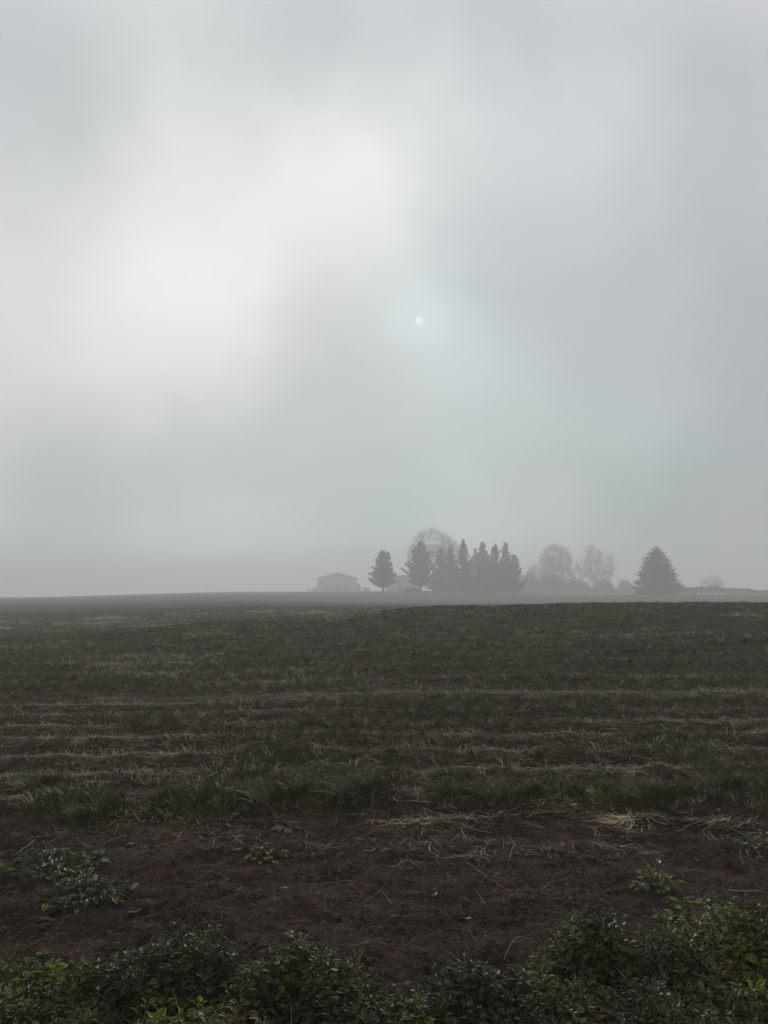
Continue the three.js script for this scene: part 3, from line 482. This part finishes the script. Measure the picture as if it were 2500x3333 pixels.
{
  const r = rng(201), near = [[], [], []], far = [[], []], dry = [];
  const green = (x, Z) => { const n = Z < 9 ? 0.4 * fbm(x * 0.8, Z * 0.8 + 3, 3) : 1.5 * fbm(x * 0.32, Z * 1.5 + 3, 3), k = Math.max(0.3, (Z < 9 ? 0.72 : 0.80) + 0.5 * r() + n); const q = r(); return q < 0.08 ? [0.20 * k, 0.175 * k, 0.105 * k] : q < 0.18 ? [0.070 * k, 0.055 * k, 0.026 * k] : q < 0.5 ? [0.023 * k, 0.033 * k, 0.008 * k] : q < 0.85 ? [0.041 * k, 0.058 * k, 0.014 * k] : [0.070 * k, 0.094 * k, 0.025 * k]; };  // row grass: random tones, spread wide to paint in shade between blades and lit tips
  const litThatchTone = () => { const k = 0.75 + 0.8 * r(), q = r(); return q < 0.22 ? [0.22 * k, 0.195 * k, 0.125 * k] : q < 0.5 ? [0.10 * k, 0.092 * k, 0.045 * k] : [0.074 * k, 0.088 * k, 0.034 * k]; };  // dry thatch between rows, paled to paint in light on the row tops
  const zone = (z0, z1, perM2, lists, sc, jitter) => {
    const area = (z1 - z0) * (z0 + z1) / 2 * 1.14, n = Math.round(area * perM2);
    for (let k = 0; k < n; k++) {
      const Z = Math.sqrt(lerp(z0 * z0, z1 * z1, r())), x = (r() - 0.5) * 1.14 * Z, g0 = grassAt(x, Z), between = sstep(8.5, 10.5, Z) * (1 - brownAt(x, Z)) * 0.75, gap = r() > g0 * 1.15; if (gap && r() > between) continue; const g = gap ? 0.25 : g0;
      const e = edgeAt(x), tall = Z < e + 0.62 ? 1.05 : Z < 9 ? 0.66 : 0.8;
      lists[Math.floor(r() * lists.length)].push({ x, y: ground(x, Z) - 0.01, z: -Z, ry: r() * 6.28, rx: (r() - 0.5) * 0.3, s: sc * (0.6 + 0.6 * r()) * (0.42 + 0.7 * g) * tall, c: gap ? litThatchTone() : green(x, Z) });
    }
  };
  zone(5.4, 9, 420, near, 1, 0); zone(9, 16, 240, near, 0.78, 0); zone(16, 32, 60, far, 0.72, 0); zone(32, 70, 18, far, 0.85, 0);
  // pale dead stalks standing in patches
  for (let k = 0; k < 70000; k++) {
    const Z = Math.sqrt(lerp(36, 50 * 50, r() ** 1.4)), x = (r() - 0.5) * 1.14 * Z, p = fbm(x * 0.33 + 90, Z * 0.42, 4), b = brownAt(x, Z);
    if (Z < edgeAt(x) || r() > 1.6 * sstep(0.14, 0.36, p) * sstep(9, 13, Z) + 0.14 * b + 0.02) continue; const q = 0.7 + 0.5 * r();
    dry.push({ x, y: ground(x, Z) - 0.005, z: -Z, ry: r() * 6.28, rx: (r() - 0.5) * 1.2, s: (0.55 + 0.5 * r()) * (0.9 + Z * 0.022), c: [0.36 * q, 0.32 * q, 0.245 * q] });
  }
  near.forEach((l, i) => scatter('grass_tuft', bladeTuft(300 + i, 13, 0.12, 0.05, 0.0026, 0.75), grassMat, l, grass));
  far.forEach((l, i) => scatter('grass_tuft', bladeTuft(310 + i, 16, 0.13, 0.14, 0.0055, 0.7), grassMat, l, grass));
  scatter('dead_stalk', bladeTuft(320, 6, 0.10, 0.09, 0.0015, 0.6), dryMat, dry, grass);
}
// tussocks that stand out of the first row
function tussock(label, px, py, h, spread, n, seed) {
  const p = onGround(px, py), t = thing('grass_tussock', label, 'grass tussock', [p.x, p.y - 0.01, p.z]);
  const g = part('blades', bladeTuft(seed, n, h, spread, 0.0032, 0.8), std(0.036, 0.048, 0.013, 0.6), t); g.userData.kind = 'stuff';
  part('dead_blades', bladeTuft(seed + 1, Math.round(n / 12), h * 0.85, spread * 1.15, 0.0028, 1.1), std(0.19, 0.165, 0.11, 0.7), t).userData.kind = 'stuff';
}
tussock('largest shaggy grass tussock at the field edge, left of centre', 1170, 2600, 0.25, 0.17, 340, 401);
tussock('dark round grass tussock on its own at the far left', 112, 2560, 0.17, 0.16, 240, 405);
tussock('grass tussock next left of the largest one', 900, 2610, 0.19, 0.2, 300, 409);
tussock('broad dark grass tussock at the right field edge', 2120, 2600, 0.18, 0.24, 320, 413);
tussock('flat grass tussock right of centre at the field edge', 1640, 2590, 0.16, 0.22, 280, 417);
tussock('grass tussock among dead thatch, lower left', 330, 2640, 0.14, 0.2, 220, 421);

// ------------------------------------------------------------------ straw, stalks and crumbs on the earth
function strand(seed, L, w, sag) {
  const r = rng(seed), mb = new MB(); let prev = null, x = -L / 2, y = 0.003, z = 0, a = 0; const n = 5;
  for (let s = 0; s <= n; s++) { const ww = w * (1 - 0.5 * s / n), c = [mb.v(x + Math.sin(a) * ww, y, z - Math.cos(a) * ww), mb.v(x - Math.sin(a) * ww, y + ww * 0.6, z + Math.cos(a) * ww)]; if (prev) mb.quad(prev[0], prev[1], c[1], c[0]); prev = c; a += (r() - 0.5) * sag; x += Math.cos(a) * L / n; z += Math.sin(a) * L / n; y = 0.003 + 0.014 * r() * (L / 0.15); }
  return mb.geo();
}
const strawGeos = [strand(1, 0.16, 0.0018, 0.5), strand(2, 0.1, 0.0016, 0.9), strand(3, 0.22, 0.0019, 0.35), strand(4, 0.06, 0.0017, 0.6)];
const strawTone = (r, pale = 1) => { const k = (0.55 + 0.7 * r()) * pale; return r() < 0.3 ? [0.10 * k, 0.07 * k, 0.045 * k] : [0.20 * k, 0.165 * k, 0.11 * k]; };
const straw = new THREE.Group(); straw.name = 'straw_litter'; scene.add(straw);
tag(straw, 'dry straw and dead stalks strewn over the brown earth', 'straw', null, 'stuff');
{
  const r = rng(501), L = [[], [], [], []];
  for (let k = 0; k < 230000; k++) {
    const Z = Math.sqrt(lerp(2.6 ** 2, 17 * 17, r())), x = (r() - 0.5) * 1.14 * Z, e = edgeAt(x), n = fbm(x * 1.3 + 40, Z * 1.8, 3);
    const keep = Z < e - 0.95 ? 0.07 + 0.2 * n : Z < e + 0.2 ? (0.22 + 1.0 * n) * (0.65 + 0.5 * sstep(-0.3, 0.5, x)) : (1 - grassAt(x, Z)) * (0.30 + 0.55 * brownAt(x, Z)) + 0.05;
    if (r() > keep) continue;
    L[Math.floor(r() * 4)].push({ x, y: ground(x, Z) + 0.004, z: -Z, ry: (r() - 0.5) * 6.28, rx: (r() - 0.5) * 0.35, rz: (r() - 0.5) * 0.35, s: (0.35 + 0.75 * r()) * (Z < e - 0.9 ? 0.75 : 1.1), c: strawTone(r, (Z < e - 0.9 ? 0.5 : 0.85) * (r() < 0.12 ? 1.8 : 1)) });
  }
  for (let k = 0; k < 42000; k++) {
    const Z = Math.sqrt(lerp(2.6 ** 2, 6.4 * 6.4, r())), x = (r() - 0.5) * 1.14 * Z, n = fbm(x * 1.7 + 4, Z * 1.7 + 60, 4); if (r() > 0.5 + 1.1 * n || Z > edgeAt(x) + 0.2) continue;
    const q = 0.5 + 0.8 * r(), pale = r() < 0.16; L[r() < 0.7 ? 3 : 1].push({ x, y: ground(x, Z) + 0.002, z: -Z, ry: r() * 6.28, rx: (r() - 0.5) * 0.7, rz: (r() - 0.5) * 0.7, s: 0.3 + 0.6 * r(), c: pale ? [0.12 * q, 0.09 * q, 0.06 * q] : [0.05 * q, 0.028 * q, 0.018 * q] });
  }
  L.forEach((l, i) => scatter('straw_strand', strawGeos[i], dryMat, l, straw));
}
function strawHeap(label, px, py, w, d, n, seed, star) {
  const r = rng(seed), p = onGround(px, py), t = thing('straw_heap', label, 'straw heap', [p.x, p.y, p.z]), gs = [[], []];
  for (let k = 0; k < n * 1.5; k++) {
    const a = r() * Math.PI * 2, q = r() ** 0.8, x = Math.cos(a) * q * w / 2, z = Math.sin(a) * q * d / 2, g = strawGeos[[0, 2, 2, 1][Math.floor(r() * 4)]].clone().scale(1.1, 1.5, 1.6), y = ground(p.x + x, -(p.z + z)) - p.y + 0.005 + 0.03 * (1 - q) * r();
    g.rotateX((r() - 0.5) * 0.5); g.rotateZ((r() - 0.5) * 0.4); g.rotateY(star ? -Math.atan2(z, x) + (r() - 0.5) * 1.1 : (r() - 0.5) * 1.7); g.translate(x, y, z); gs[r() < 0.7 ? 0 : 1].push(g);
  }
  part('straw', mergeGeometries(gs[0]), std(0.31, 0.25, 0.16, 0.7), t).userData.kind = 'stuff'; part('brown_straw', mergeGeometries(gs[1]), std(0.12, 0.085, 0.05, 0.75), t).userData.kind = 'stuff';
}
strawHeap('loose pale straw heap right of the largest tussock', 1400, 2680, 0.85, 0.34, 110, 601);
strawHeap('tangled brown straw heap, middle of the three on the right', 1800, 2640, 0.5, 0.3, 110, 602);
strawHeap('star-shaped splay of pale straw at the right', 2060, 2680, 0.55, 0.36, 60, 603, true);
strawHeap('thin drift of straw near the right edge', 2330, 2690, 0.5, 0.2, 45, 604);
strawHeap('thatch of dead straw at the left field edge', 420, 2650, 0.7, 0.3, 80, 605);

const soil = new THREE.Group(); soil.name = 'soil_crumbs'; scene.add(soil); tag(soil, 'crumbs and small clods of dark earth on the bare margin', 'soil', null, 'stuff');
{
  const r = rng(701), L = [[], []];
  const clod = (seed) => { const g = new THREE.IcosahedronGeometry(1, 1), p = g.attributes.position; for (let i = 0; i < p.count; i++) { const v = V().fromBufferAttribute(p, i), n = 1 + 0.55 * noise(v.x * 1.7 + seed, v.y * 1.7 + v.z * 1.3); p.setXYZ(i, v.x * n, v.y * n * 0.62, v.z * n); } g.computeVertexNormals(); return g; };
  for (let k = 0; k < 26000; k++) {
    const Z = Math.sqrt(lerp(2.5 ** 2, 10 * 10, r() ** 1.3)), x = (r() - 0.5) * 1.14 * Z; if (r() < grassAt(x, Z)) continue;
    const n = fbm(x * 2.2, Z * 2.2 + 9, 3); if (r() > 0.5 + n) continue; const q = 0.8 + 0.4 * r();
    L[k & 1].push({ x, y: ground(x, Z), z: -Z, ry: r() * 6.28, rx: r() * 6, s: 0.003 + 0.016 * r() ** 4, c: [0.034 * q, 0.0185 * q, 0.0125 * q] });
    if (k % 9 === 0 && Z < 6.2) L[k & 1].push({ x: x + 0.1 * r(), y: ground(x + 0.1, Z) - 0.004, z: -Z, ry: r() * 6.28, rx: (r() - 0.5) * 0.6, s: 0.010 + 0.024 * r() ** 2, c: [0.036 * q, 0.0195 * q, 0.013 * q] });
  }
  L.forEach((l, i) => scatter('crumb', clod(3 + i * 7), dryMat, l, soil));
}

// ------------------------------------------------------------------ leafy weeds
// leaf: pointed oval with a folded midrib and toothed edge, lying along +z from its stalk end
function leafGeo(L, W, fold, curl, teeth = 5) {
  const mb = new MB(), rows = teeth + 1, mid = [], lf = [], rt = [];
  for (let k = 0; k <= rows; k++) {
    const t = k / rows, w = W / 2 * Math.sin(Math.PI * Math.min(1, t ** 0.75)) * (k % 2 && k < rows ? 1.1 : 0.94), z = L * t, y = -curl * L * t * t;
    mid.push(mb.v(0, y, z)); if (k > 0 && k < rows) { lf.push(mb.v(-w, y + w * fold, z - L * 0.02 + (k % 2 ? L * 0.03 : 0))); rt.push(mb.v(w, y + w * fold, z - L * 0.02 + (k % 2 ? L * 0.03 : 0))); } else { lf.push(mid[k]); rt.push(mid[k]); }
  }
  for (let k = 0; k < rows; k++) for (const s of [lf, rt]) { if (k === 0) mb.tri(mid[0], mid[1], s[1]); else if (k === rows - 1) mb.tri(mid[k], mid[k + 1], s[k]); else mb.quad(mid[k], mid[k + 1], s[k + 1], s[k]); }
  return mb.geo();
}
const leafA = leafGeo(0.034, 0.023, 0.35, 0.25), leafB = leafGeo(0.026, 0.020, 0.25, 0.4), leafC = leafGeo(0.040, 0.023, 0.45, 0.15);
function sprigPlant(seed, h, nodes) {          // stems with leaves in threes
  const r = rng(seed), gs = [], st = new MB();
  const lean = V((r() - 0.5) * 0.5, 1, (r() - 0.5) * 0.5).normalize(); let q = V(0, 0, 0);
  for (let k = 0; k < nodes; k++) {
    const e = q.clone().addScaledVector(lean, h / nodes); lean.add(V(r() - 0.5, 0.1, r() - 0.5).multiplyScalar(0.35)).normalize(); st.tube(q, e, 0.0018, 0.0014, 4); q = e;
    const top = k === nodes - 1, m = top ? 4 : 3, a0 = r() * 6.28;
    for (let i = 0; i < m; i++) {
      const a = a0 + i / m * 6.28 + (r() - 0.5) * 0.5, pl = (top ? 0.012 : 0.03) * (0.7 + 0.6 * r()), up = top ? 0.5 : 0.25, p = q.clone().add(V(Math.sin(a) * pl, up * pl, Math.cos(a) * pl)); st.tube(q, p, 0.001, 0.0009, 3);
      const g = [leafA, leafB, leafC][Math.floor(r() * 3)].clone(), s = (top ? 0.62 : 0.85) + 0.4 * r(); g.scale(s, s, s); g.rotateX(-0.45 + 0.8 * r() - (top ? 0.4 : 0)); g.rotateZ((r() - 0.5) * 0.7); g.rotateY(a); g.translate(p.x, p.y, p.z); gs.push(g);
    }
  }
  gs.push(st.geo()); return mergeGeometries(gs);
}
const weedMat = new THREE.MeshPhysicalMaterial({ color: 0xffffff, roughness: 0.5, specularIntensity: 0.3, side: THREE.DoubleSide });
const sprigs = [sprigPlant(801, 0.10, 3), sprigPlant(802, 0.14, 4), sprigPlant(803, 0.07, 2), sprigPlant(804, 0.17, 5)];
// height of the weed cover along the near edge of the field
const MOUNDS = [[-1.75, 3.08, 0.34, 0.11], [-1.35, 3.15, 0.28, 0.13], [-1.02, 3.14, 0.27, 0.14], [-0.76, 3.3, 0.2, 0.17], [-0.28, 3.12, 0.25, 0.17], [0.33, 3.08, 0.22, 0.12], [0.62, 3.2, 0.2, 0.13], [0.94, 3.46, 0.2, 0.19], [1.22, 3.38, 0.25, 0.15], [1.5, 3.5, 0.24, 0.17], [1.78, 3.4, 0.3, 0.15], [-1.2, 2.75, 0.4, 0.10], [-0.5, 2.75, 0.35, 0.11], [0.5, 2.78, 0.35, 0.11], [1.2, 2.85, 0.4, 0.13]];
function coverAt(x, Z) { let h = 0; for (const [mx, mz, w, hh] of MOUNDS) { const d = ((x - mx) / w) ** 2 + ((Z - mz) / (w * 0.8)) ** 2; h = Math.max(h, hh * Math.exp(-d * 0.8)); } h *= 0.92 + 1.1 * noise(x * 5 + 1, Z * 5) + 0.35 * noise(x * 12, Z * 12); const base = 1 - sstep(2.9, 3.35, Z + 0.25 * noise(x * 2 + 5, Z * 2)); return Math.max(h, base * 0.055 * (0.55 + 1.3 * noise(x * 2.8, Z * 2.8 + 8))); }
const cover = new THREE.Group(); cover.name = 'ground_cover'; scene.add(cover);
tag(cover, 'dark green leafy weeds covering the near margin along the bottom', 'weeds', null, 'stuff');
{
  const r = rng(811), L = [[], [], [], []], blades = [];
  for (let k = 0; k < 14000; k++) {
    const Z = lerp(2.2, 4.1, r()), x = (r() - 0.5) * 4.6, c = coverAt(x, Z) * (0.85 + 0.3 * r()); if (c < 0.035 || r() > 0.1 + c * 5.5) continue;
    const y = ground(x, Z) + Math.max(0, c - 0.08) * (0.15 + 0.85 * r()) - 0.012, k2 = 0.45 + 0.85 * r() ** 1.5, n = fbm(x * 1.6 + 4, Z * 1.6, 3), yel = sstep(-0.02, 0.42, n + 0.35 * (r() - 0.5));
    L[c > 0.11 ? (r() < 0.5 ? 3 : 1) : Math.floor(r() * 3)].push({ x, y, z: -Z, ry: r() * 6.28, rx: (r() - 0.5) * 0.7, s: 0.62 + 0.5 * r(), c: r() < 0.05 ? [0.075 * k2, 0.046 * k2, 0.022 * k2] : [lerp(0.030, 0.125, yel) * k2, lerp(0.040, 0.128, yel) * k2, lerp(0.009, 0.016, yel) * k2] });
    if (r() < 0.22) blades.push({ x: x + 0.05 * r(), y: y - 0.02, z: -Z, ry: r() * 6.28, rx: (r() - 0.5) * 0.5, s: 0.7 + 0.8 * r(), c: r() < 0.35 ? [0.16, 0.125, 0.075] : [0.045, 0.055, 0.018] });
  }
  L.forEach((l, i) => scatter('weed_sprig', sprigs[i], weedMat, l, cover)); scatter('grass_blade', bladeTuft(331, 5, 0.15, 0.05, 0.0016, 0.9), grassMat, blades, cover);
}
// separate clumps: every larger leaf is a piece of its own
const clumpMats = [[0.036, 0.046, 0.013], [0.062, 0.072, 0.016], [0.12, 0.12, 0.018], [0.028, 0.035, 0.012]].map(([a, b, c]) => std(a, b, c, 0.5));
function clump(label, px, py, w, h, n, seed, tone) {
  const r = rng(seed), p = onGround(px, py), t = thing('weed_clump', label, 'weed', [p.x, p.y, p.z]), st = new MB();
  for (let k = 0; k < n; k++) {
    const a = r() * Math.PI * 2, q = Math.sqrt(r()), x = Math.cos(a) * q * w / 2, z = Math.sin(a) * q * w * 0.4, top = V(x, (ground(p.x + x, -(p.z + z)) - p.y) + h * (1 - q * q * 0.7) * (0.45 + 0.6 * r()), z);
    if (k % 2 === 0) st.tube(V(x * 0.5, -0.02, z * 0.5), top, 0.0022, 0.0012, 4);
    const m = part('leaf', [leafA, leafB, leafC][k % 3], clumpMats[r() < tone ? (r() < 0.5 ? 2 : 1) : (r() < 0.5 ? 0 : 3)], t), s = 0.8 + 0.6 * r(); m.position.copy(top); m.scale.setScalar(s); m.rotation.set(-0.5 + 0.9 * r(), -a + Math.PI / 2 + (r() - 0.5) * 1.6, (r() - 0.5) * 0.8, 'YXZ');
  }
  part('stem', st.geo(), std(0.05, 0.045, 0.03), t).userData.kind = 'stuff';
}
clump('sprawling leafy weed clump at the left, upper of two', 170, 2830, 0.56, 0.1, 190, 901, 0.25);
clump('dark leafy weed clump at the left, lower of two', 270, 2935, 0.48, 0.12, 200, 902, 0.15);
clump('small yellowish weed tuft on bare earth, left of centre', 870, 2790, 0.22, 0.06, 50, 903, 0.7);
clump('yellow-green weed clump on bare earth at the right', 2140, 2890, 0.24, 0.13, 80, 904, 0.8);
clump('weed clump cut by the right edge, upper one', 2490, 2760, 0.32, 0.11, 80, 905, 0.6);
clump('low weed clump above the big dock leaves at right', 2300, 3000, 0.36, 0.1, 80, 906, 0.5);
// broad dock leaves
const dockMats = [std(0.055, 0.078, 0.058, 0.5), std(0.045, 0.066, 0.042, 0.5), std(0.066, 0.082, 0.060, 0.5)];
const stalkMat = std(0.07, 0.06, 0.035), dockGeo = [leafGeo(0.14, 0.075, 0.2, 0.25, 9), leafGeo(0.11, 0.06, 0.3, 0.4, 9), leafGeo(0.17, 0.08, 0.15, 0.35, 9)];
function dock(label, px, py, leaves, seed, lift = 0.1) {
  const r = rng(seed), p = onGround(px, py), t = thing('dock_plant', label, 'dock plant', [p.x, p.y, p.z]), st = new MB();
  leaves.forEach(([turn, tilt, s, up]) => {
    const b = V(Math.sin(turn) * 0.04, up ?? lift, Math.cos(turn) * 0.04); const sk = new MB(); sk.tube(V(0, -0.02, 0), b, 0.003, 0.0022, 5); part('stalk', sk.geo(), stalkMat, t);
    const m = part('leaf', dockGeo[Math.floor(r() * 3)], dockMats[Math.floor(r() * 3)], t); m.position.copy(b); m.scale.setScalar(s); m.rotation.set(tilt, turn, (r() - 0.5) * 0.5, 'YXZ');
  });
}
dock('dock plant with two broad grey-green leaves, lower right', 2395, 3165, [[-0.7, 0.15, 0.8, 0.2], [0.9, 0.35, 0.8, 0.16], [2.6, -0.1, 0.6, 0.14]], 921);
dock('dock plant with one pale leaf catching light, lower left', 95, 3190, [[-1.3, 0.25, 0.36, 0.15], [1.8, 0.3, 0.36, 0.11]], 922);
dock('dock plant with a grey-green leaf in the dark left clump', 300, 2875, [[1.4, -0.15, 0.6, 0.13], [-1.6, 0.2, 0.5, 0.1], [0.2, 0.2, 0.45, 0.1]], 923);
dock('large-leaved dock plant cut by the bottom left corner', 4, 3320, [[0.9, 0.3, 0.55, 0.13], [-0.9, 0.3, 0.5, 0.1], [2.2, 0.2, 0.5, 0.1]], 924);
dock('flat dock rosette below the shaggy tussocks', 935, 2700, [[0.2, 0.1, 0.6, 0.02], [1.5, 0.05, 0.6, 0.02], [2.8, 0.05, 0.5, 0.02], [-1.4, 0.05, 0.6, 0.02], [-0.6, 0.1, 0.5, 0.03]], 925, 0.02);

// ------------------------------------------------------------------ fallen leaves and twigs on the bare earth
function dryLeaf(seed, L, W, curl) {
  const r = rng(seed), n = 9, m = 5, mb = new MB(), id = [];
  for (let j = 0; j <= n; j++) { id.push([]); const t = j / n, w = W / 2 * Math.sin(Math.PI * clamp(t, 0.02, 0.985)) ** 0.8 * (1 + 0.12 * (r() - 0.5)); for (let i = 0; i <= m; i++) { const s = i / m * 2 - 1; id[j].push(mb.v(s * w, curl * w * s * s * 2 + 0.25 * curl * L * (t - 0.5) ** 2 * 4 + 0.004 * (r() - 0.5), L * (t - 0.5))); } }
  for (let j = 0; j < n; j++) for (let i = 0; i < m; i++) mb.quad(id[j][i], id[j][i + 1], id[j + 1][i + 1], id[j + 1][i]);
  const stalk = new MB(); stalk.tube(V(0, 0.25 * curl * L, -L * 0.49), V(0.004, 0.25 * curl * L + 0.006, -L * 0.49 - L * 0.35), 0.0012, 0.0009, 5);
  return [mb.geo(), stalk.geo()];
}
function fallenLeaf(label, px, py, L, W, turn, tilt, c, curl, seed) {
  const p = onGround(px, py), t = thing('fallen_leaf', label, 'fallen leaf', [p.x, p.y + 0.012, p.z], turn); t.rotation.set(tilt, turn, 0.1, 'YXZ');
  const [b, s] = dryLeaf(seed, L, W, curl), m = std(...c, 0.75); part('blade', b, m, t); part('stalk', s, m, t);
}
fallenLeaf('bright tan curled leaf on bare earth right of centre', 1416, 2922, 0.05, 0.042, 0.6, -0.5, [0.30, 0.23, 0.15], 0.5, 951);
fallenLeaf('pale olive leaf with a stalk, right of the left weeds', 445, 2896, 0.05, 0.045, 2.2, -0.6, [0.15, 0.135, 0.075], 0.4, 952);
fallenLeaf('dark flat brown leaf below the pale olive one', 440, 2980, 0.075, 0.07, 0.4, -0.25, [0.05, 0.034, 0.028], 0.2, 953);
fallenLeaf('small grey leaf lying above the left weed clumps', 425, 2758, 0.055, 0.03, 1.4, -0.2, [0.14, 0.12, 0.10], 0.4, 954);
fallenLeaf('yellowish leaf on earth between left and centre', 610, 2785, 0.04, 0.036, 0.9, -0.6, [0.14, 0.125, 0.075], 0.3, 955);
fallenLeaf('whitish curled leaf on the brown straw heap', 1868, 2630, 0.06, 0.022, 1.5, -0.1, [0.45, 0.40, 0.32], 0.8, 956);
fallenLeaf('brown folded leaf below the shaggy tussocks, left', 765, 2668, 0.09, 0.045, 1.3, -0.4, [0.12, 0.085, 0.065], 0.7, 957);
fallenLeaf('pale leaf scrap left of the dark twig hollow', 928, 2900, 0.035, 0.018, 1.6, 0, [0.2, 0.17, 0.13], 0.5, 958);
fallenLeaf('small pale leaf below the bright tan one', 1405, 2990, 0.022, 0.018, 0.3, -0.4, [0.26, 0.22, 0.17], 0.4, 959);
fallenLeaf('reddish brown leaf by the thin drift of straw', 2340, 2645, 0.04, 0.025, 1.1, -0.3, [0.2, 0.13, 0.10], 0.5, 960);
fallenLeaf('curled brown leaf beside the flat right tussock', 1630, 2658, 0.06, 0.03, 1.9, -0.2, [0.17, 0.125, 0.085], 0.7, 961);
fallenLeaf('upright grey-brown leaf at the bottom centre gap', 1203, 3135, 0.04, 0.03, 0.2, -1.0, [0.16, 0.12, 0.09], 0.3, 962);
fallenLeaf('narrow cream leaf scrap above the right weeds', 1525, 3000, 0.035, 0.014, 2.0, 0, [0.34, 0.28, 0.2], 0.5, 963);
fallenLeaf('dull brown leaf under the star-shaped straw', 2100, 2668, 0.05, 0.03, 0.5, -0.5, [0.12, 0.09, 0.07], 0.6, 964);
fallenLeaf('tan leaf scrap in the brown stubble left of centre', 1178, 2422, 0.05, 0.035, 0.5, -0.6, [0.24, 0.2, 0.14], 0.4, 965);
fallenLeaf('brown leaf lying in the stubble far left', 288, 2268, 0.09, 0.05, 1.2, -0.4, [0.2, 0.16, 0.12], 0.6, 966);
function twig(label, pts, rad, c, seed, side = 2) {
  const r = rng(seed), P = pts.map(([px, py, up]) => { const g = onGround(px, py); g.y += up; return g; }), o = P[0].clone(), t = thing('twig', label, 'twig', [o.x, o.y, o.z]), mb = new MB(), br = new MB(), curve = new THREE.CatmullRomCurve3(P.map((p) => p.clone().sub(o))), n = 14;
  for (let k = 0; k < n; k++) mb.tube(curve.getPoint(k / n), curve.getPoint((k + 1) / n), rad * (1 - 0.6 * k / n), rad * (1 - 0.6 * (k + 1) / n), 5);
  part('stem', mb.geo(), std(...c, 0.8), t);
  if (side) { for (let k = 0; k < side; k++) { const s = curve.getPoint(0.35 + 0.5 * k / side), d = curve.getTangent(0.5).applyAxisAngle(V(0, 1, 0), (k % 2 ? 0.7 : -0.7)); br.tube(s, s.clone().addScaledVector(d, 0.05 + 0.05 * r()).add(V(0, 0.006, 0)), rad * 0.6, rad * 0.3, 4); } part('side_shoot', br.geo(), std(...c, 0.8), t); }
}
twig('pale crooked twig near the right edge on dark earth', [[2370, 2905, 0.01], [2420, 2915, 0.02], [2450, 2910, 0.015], [2500, 2912, 0.01]], 0.0016, [0.26, 0.22, 0.17], 971, 1);
twig('long forked dry stalk lying right of centre', [[1520, 2812, 0.008], [1580, 2860, 0.02], [1620, 2885, 0.015], [1675, 2915, 0.008]], 0.0014, [0.17, 0.14, 0.09], 972, 3);
twig('thin straight stalk lying diagonally at centre', [[1145, 2968, 0.006], [1200, 2935, 0.015], [1247, 2897, 0.012]], 0.0012, [0.16, 0.135, 0.095], 973, 0);
twig('bent pale stem arching up before the centre weeds', [[1090, 3100, 0.0], [1088, 3095, 0.06], [1096, 3090, 0.1], [1125, 3080, 0.10]], 0.0014, [0.17, 0.14, 0.1], 974, 0);
twig('grey twig lying among bottom centre weeds', [[1130, 3100, 0.02], [1180, 3090, 0.03], [1215, 3080, 0.03]], 0.0014, [0.15, 0.125, 0.1], 975, 2);
twig('dry stem bowed over the earth by the right weeds', [[1640, 3130, 0.0], [1665, 3110, 0.05], [1690, 3088, 0.06], [1720, 3085, 0.04]], 0.0022, [0.2, 0.16, 0.12], 976, 1);
twig('short pale stalk standing at the field edge, centre left', [[1090, 2690, 0.0], [1095, 2688, 0.03], [1098, 2687, 0.07]], 0.0022, [0.22, 0.18, 0.12], 977, 0);

renderer.render(scene, camera);
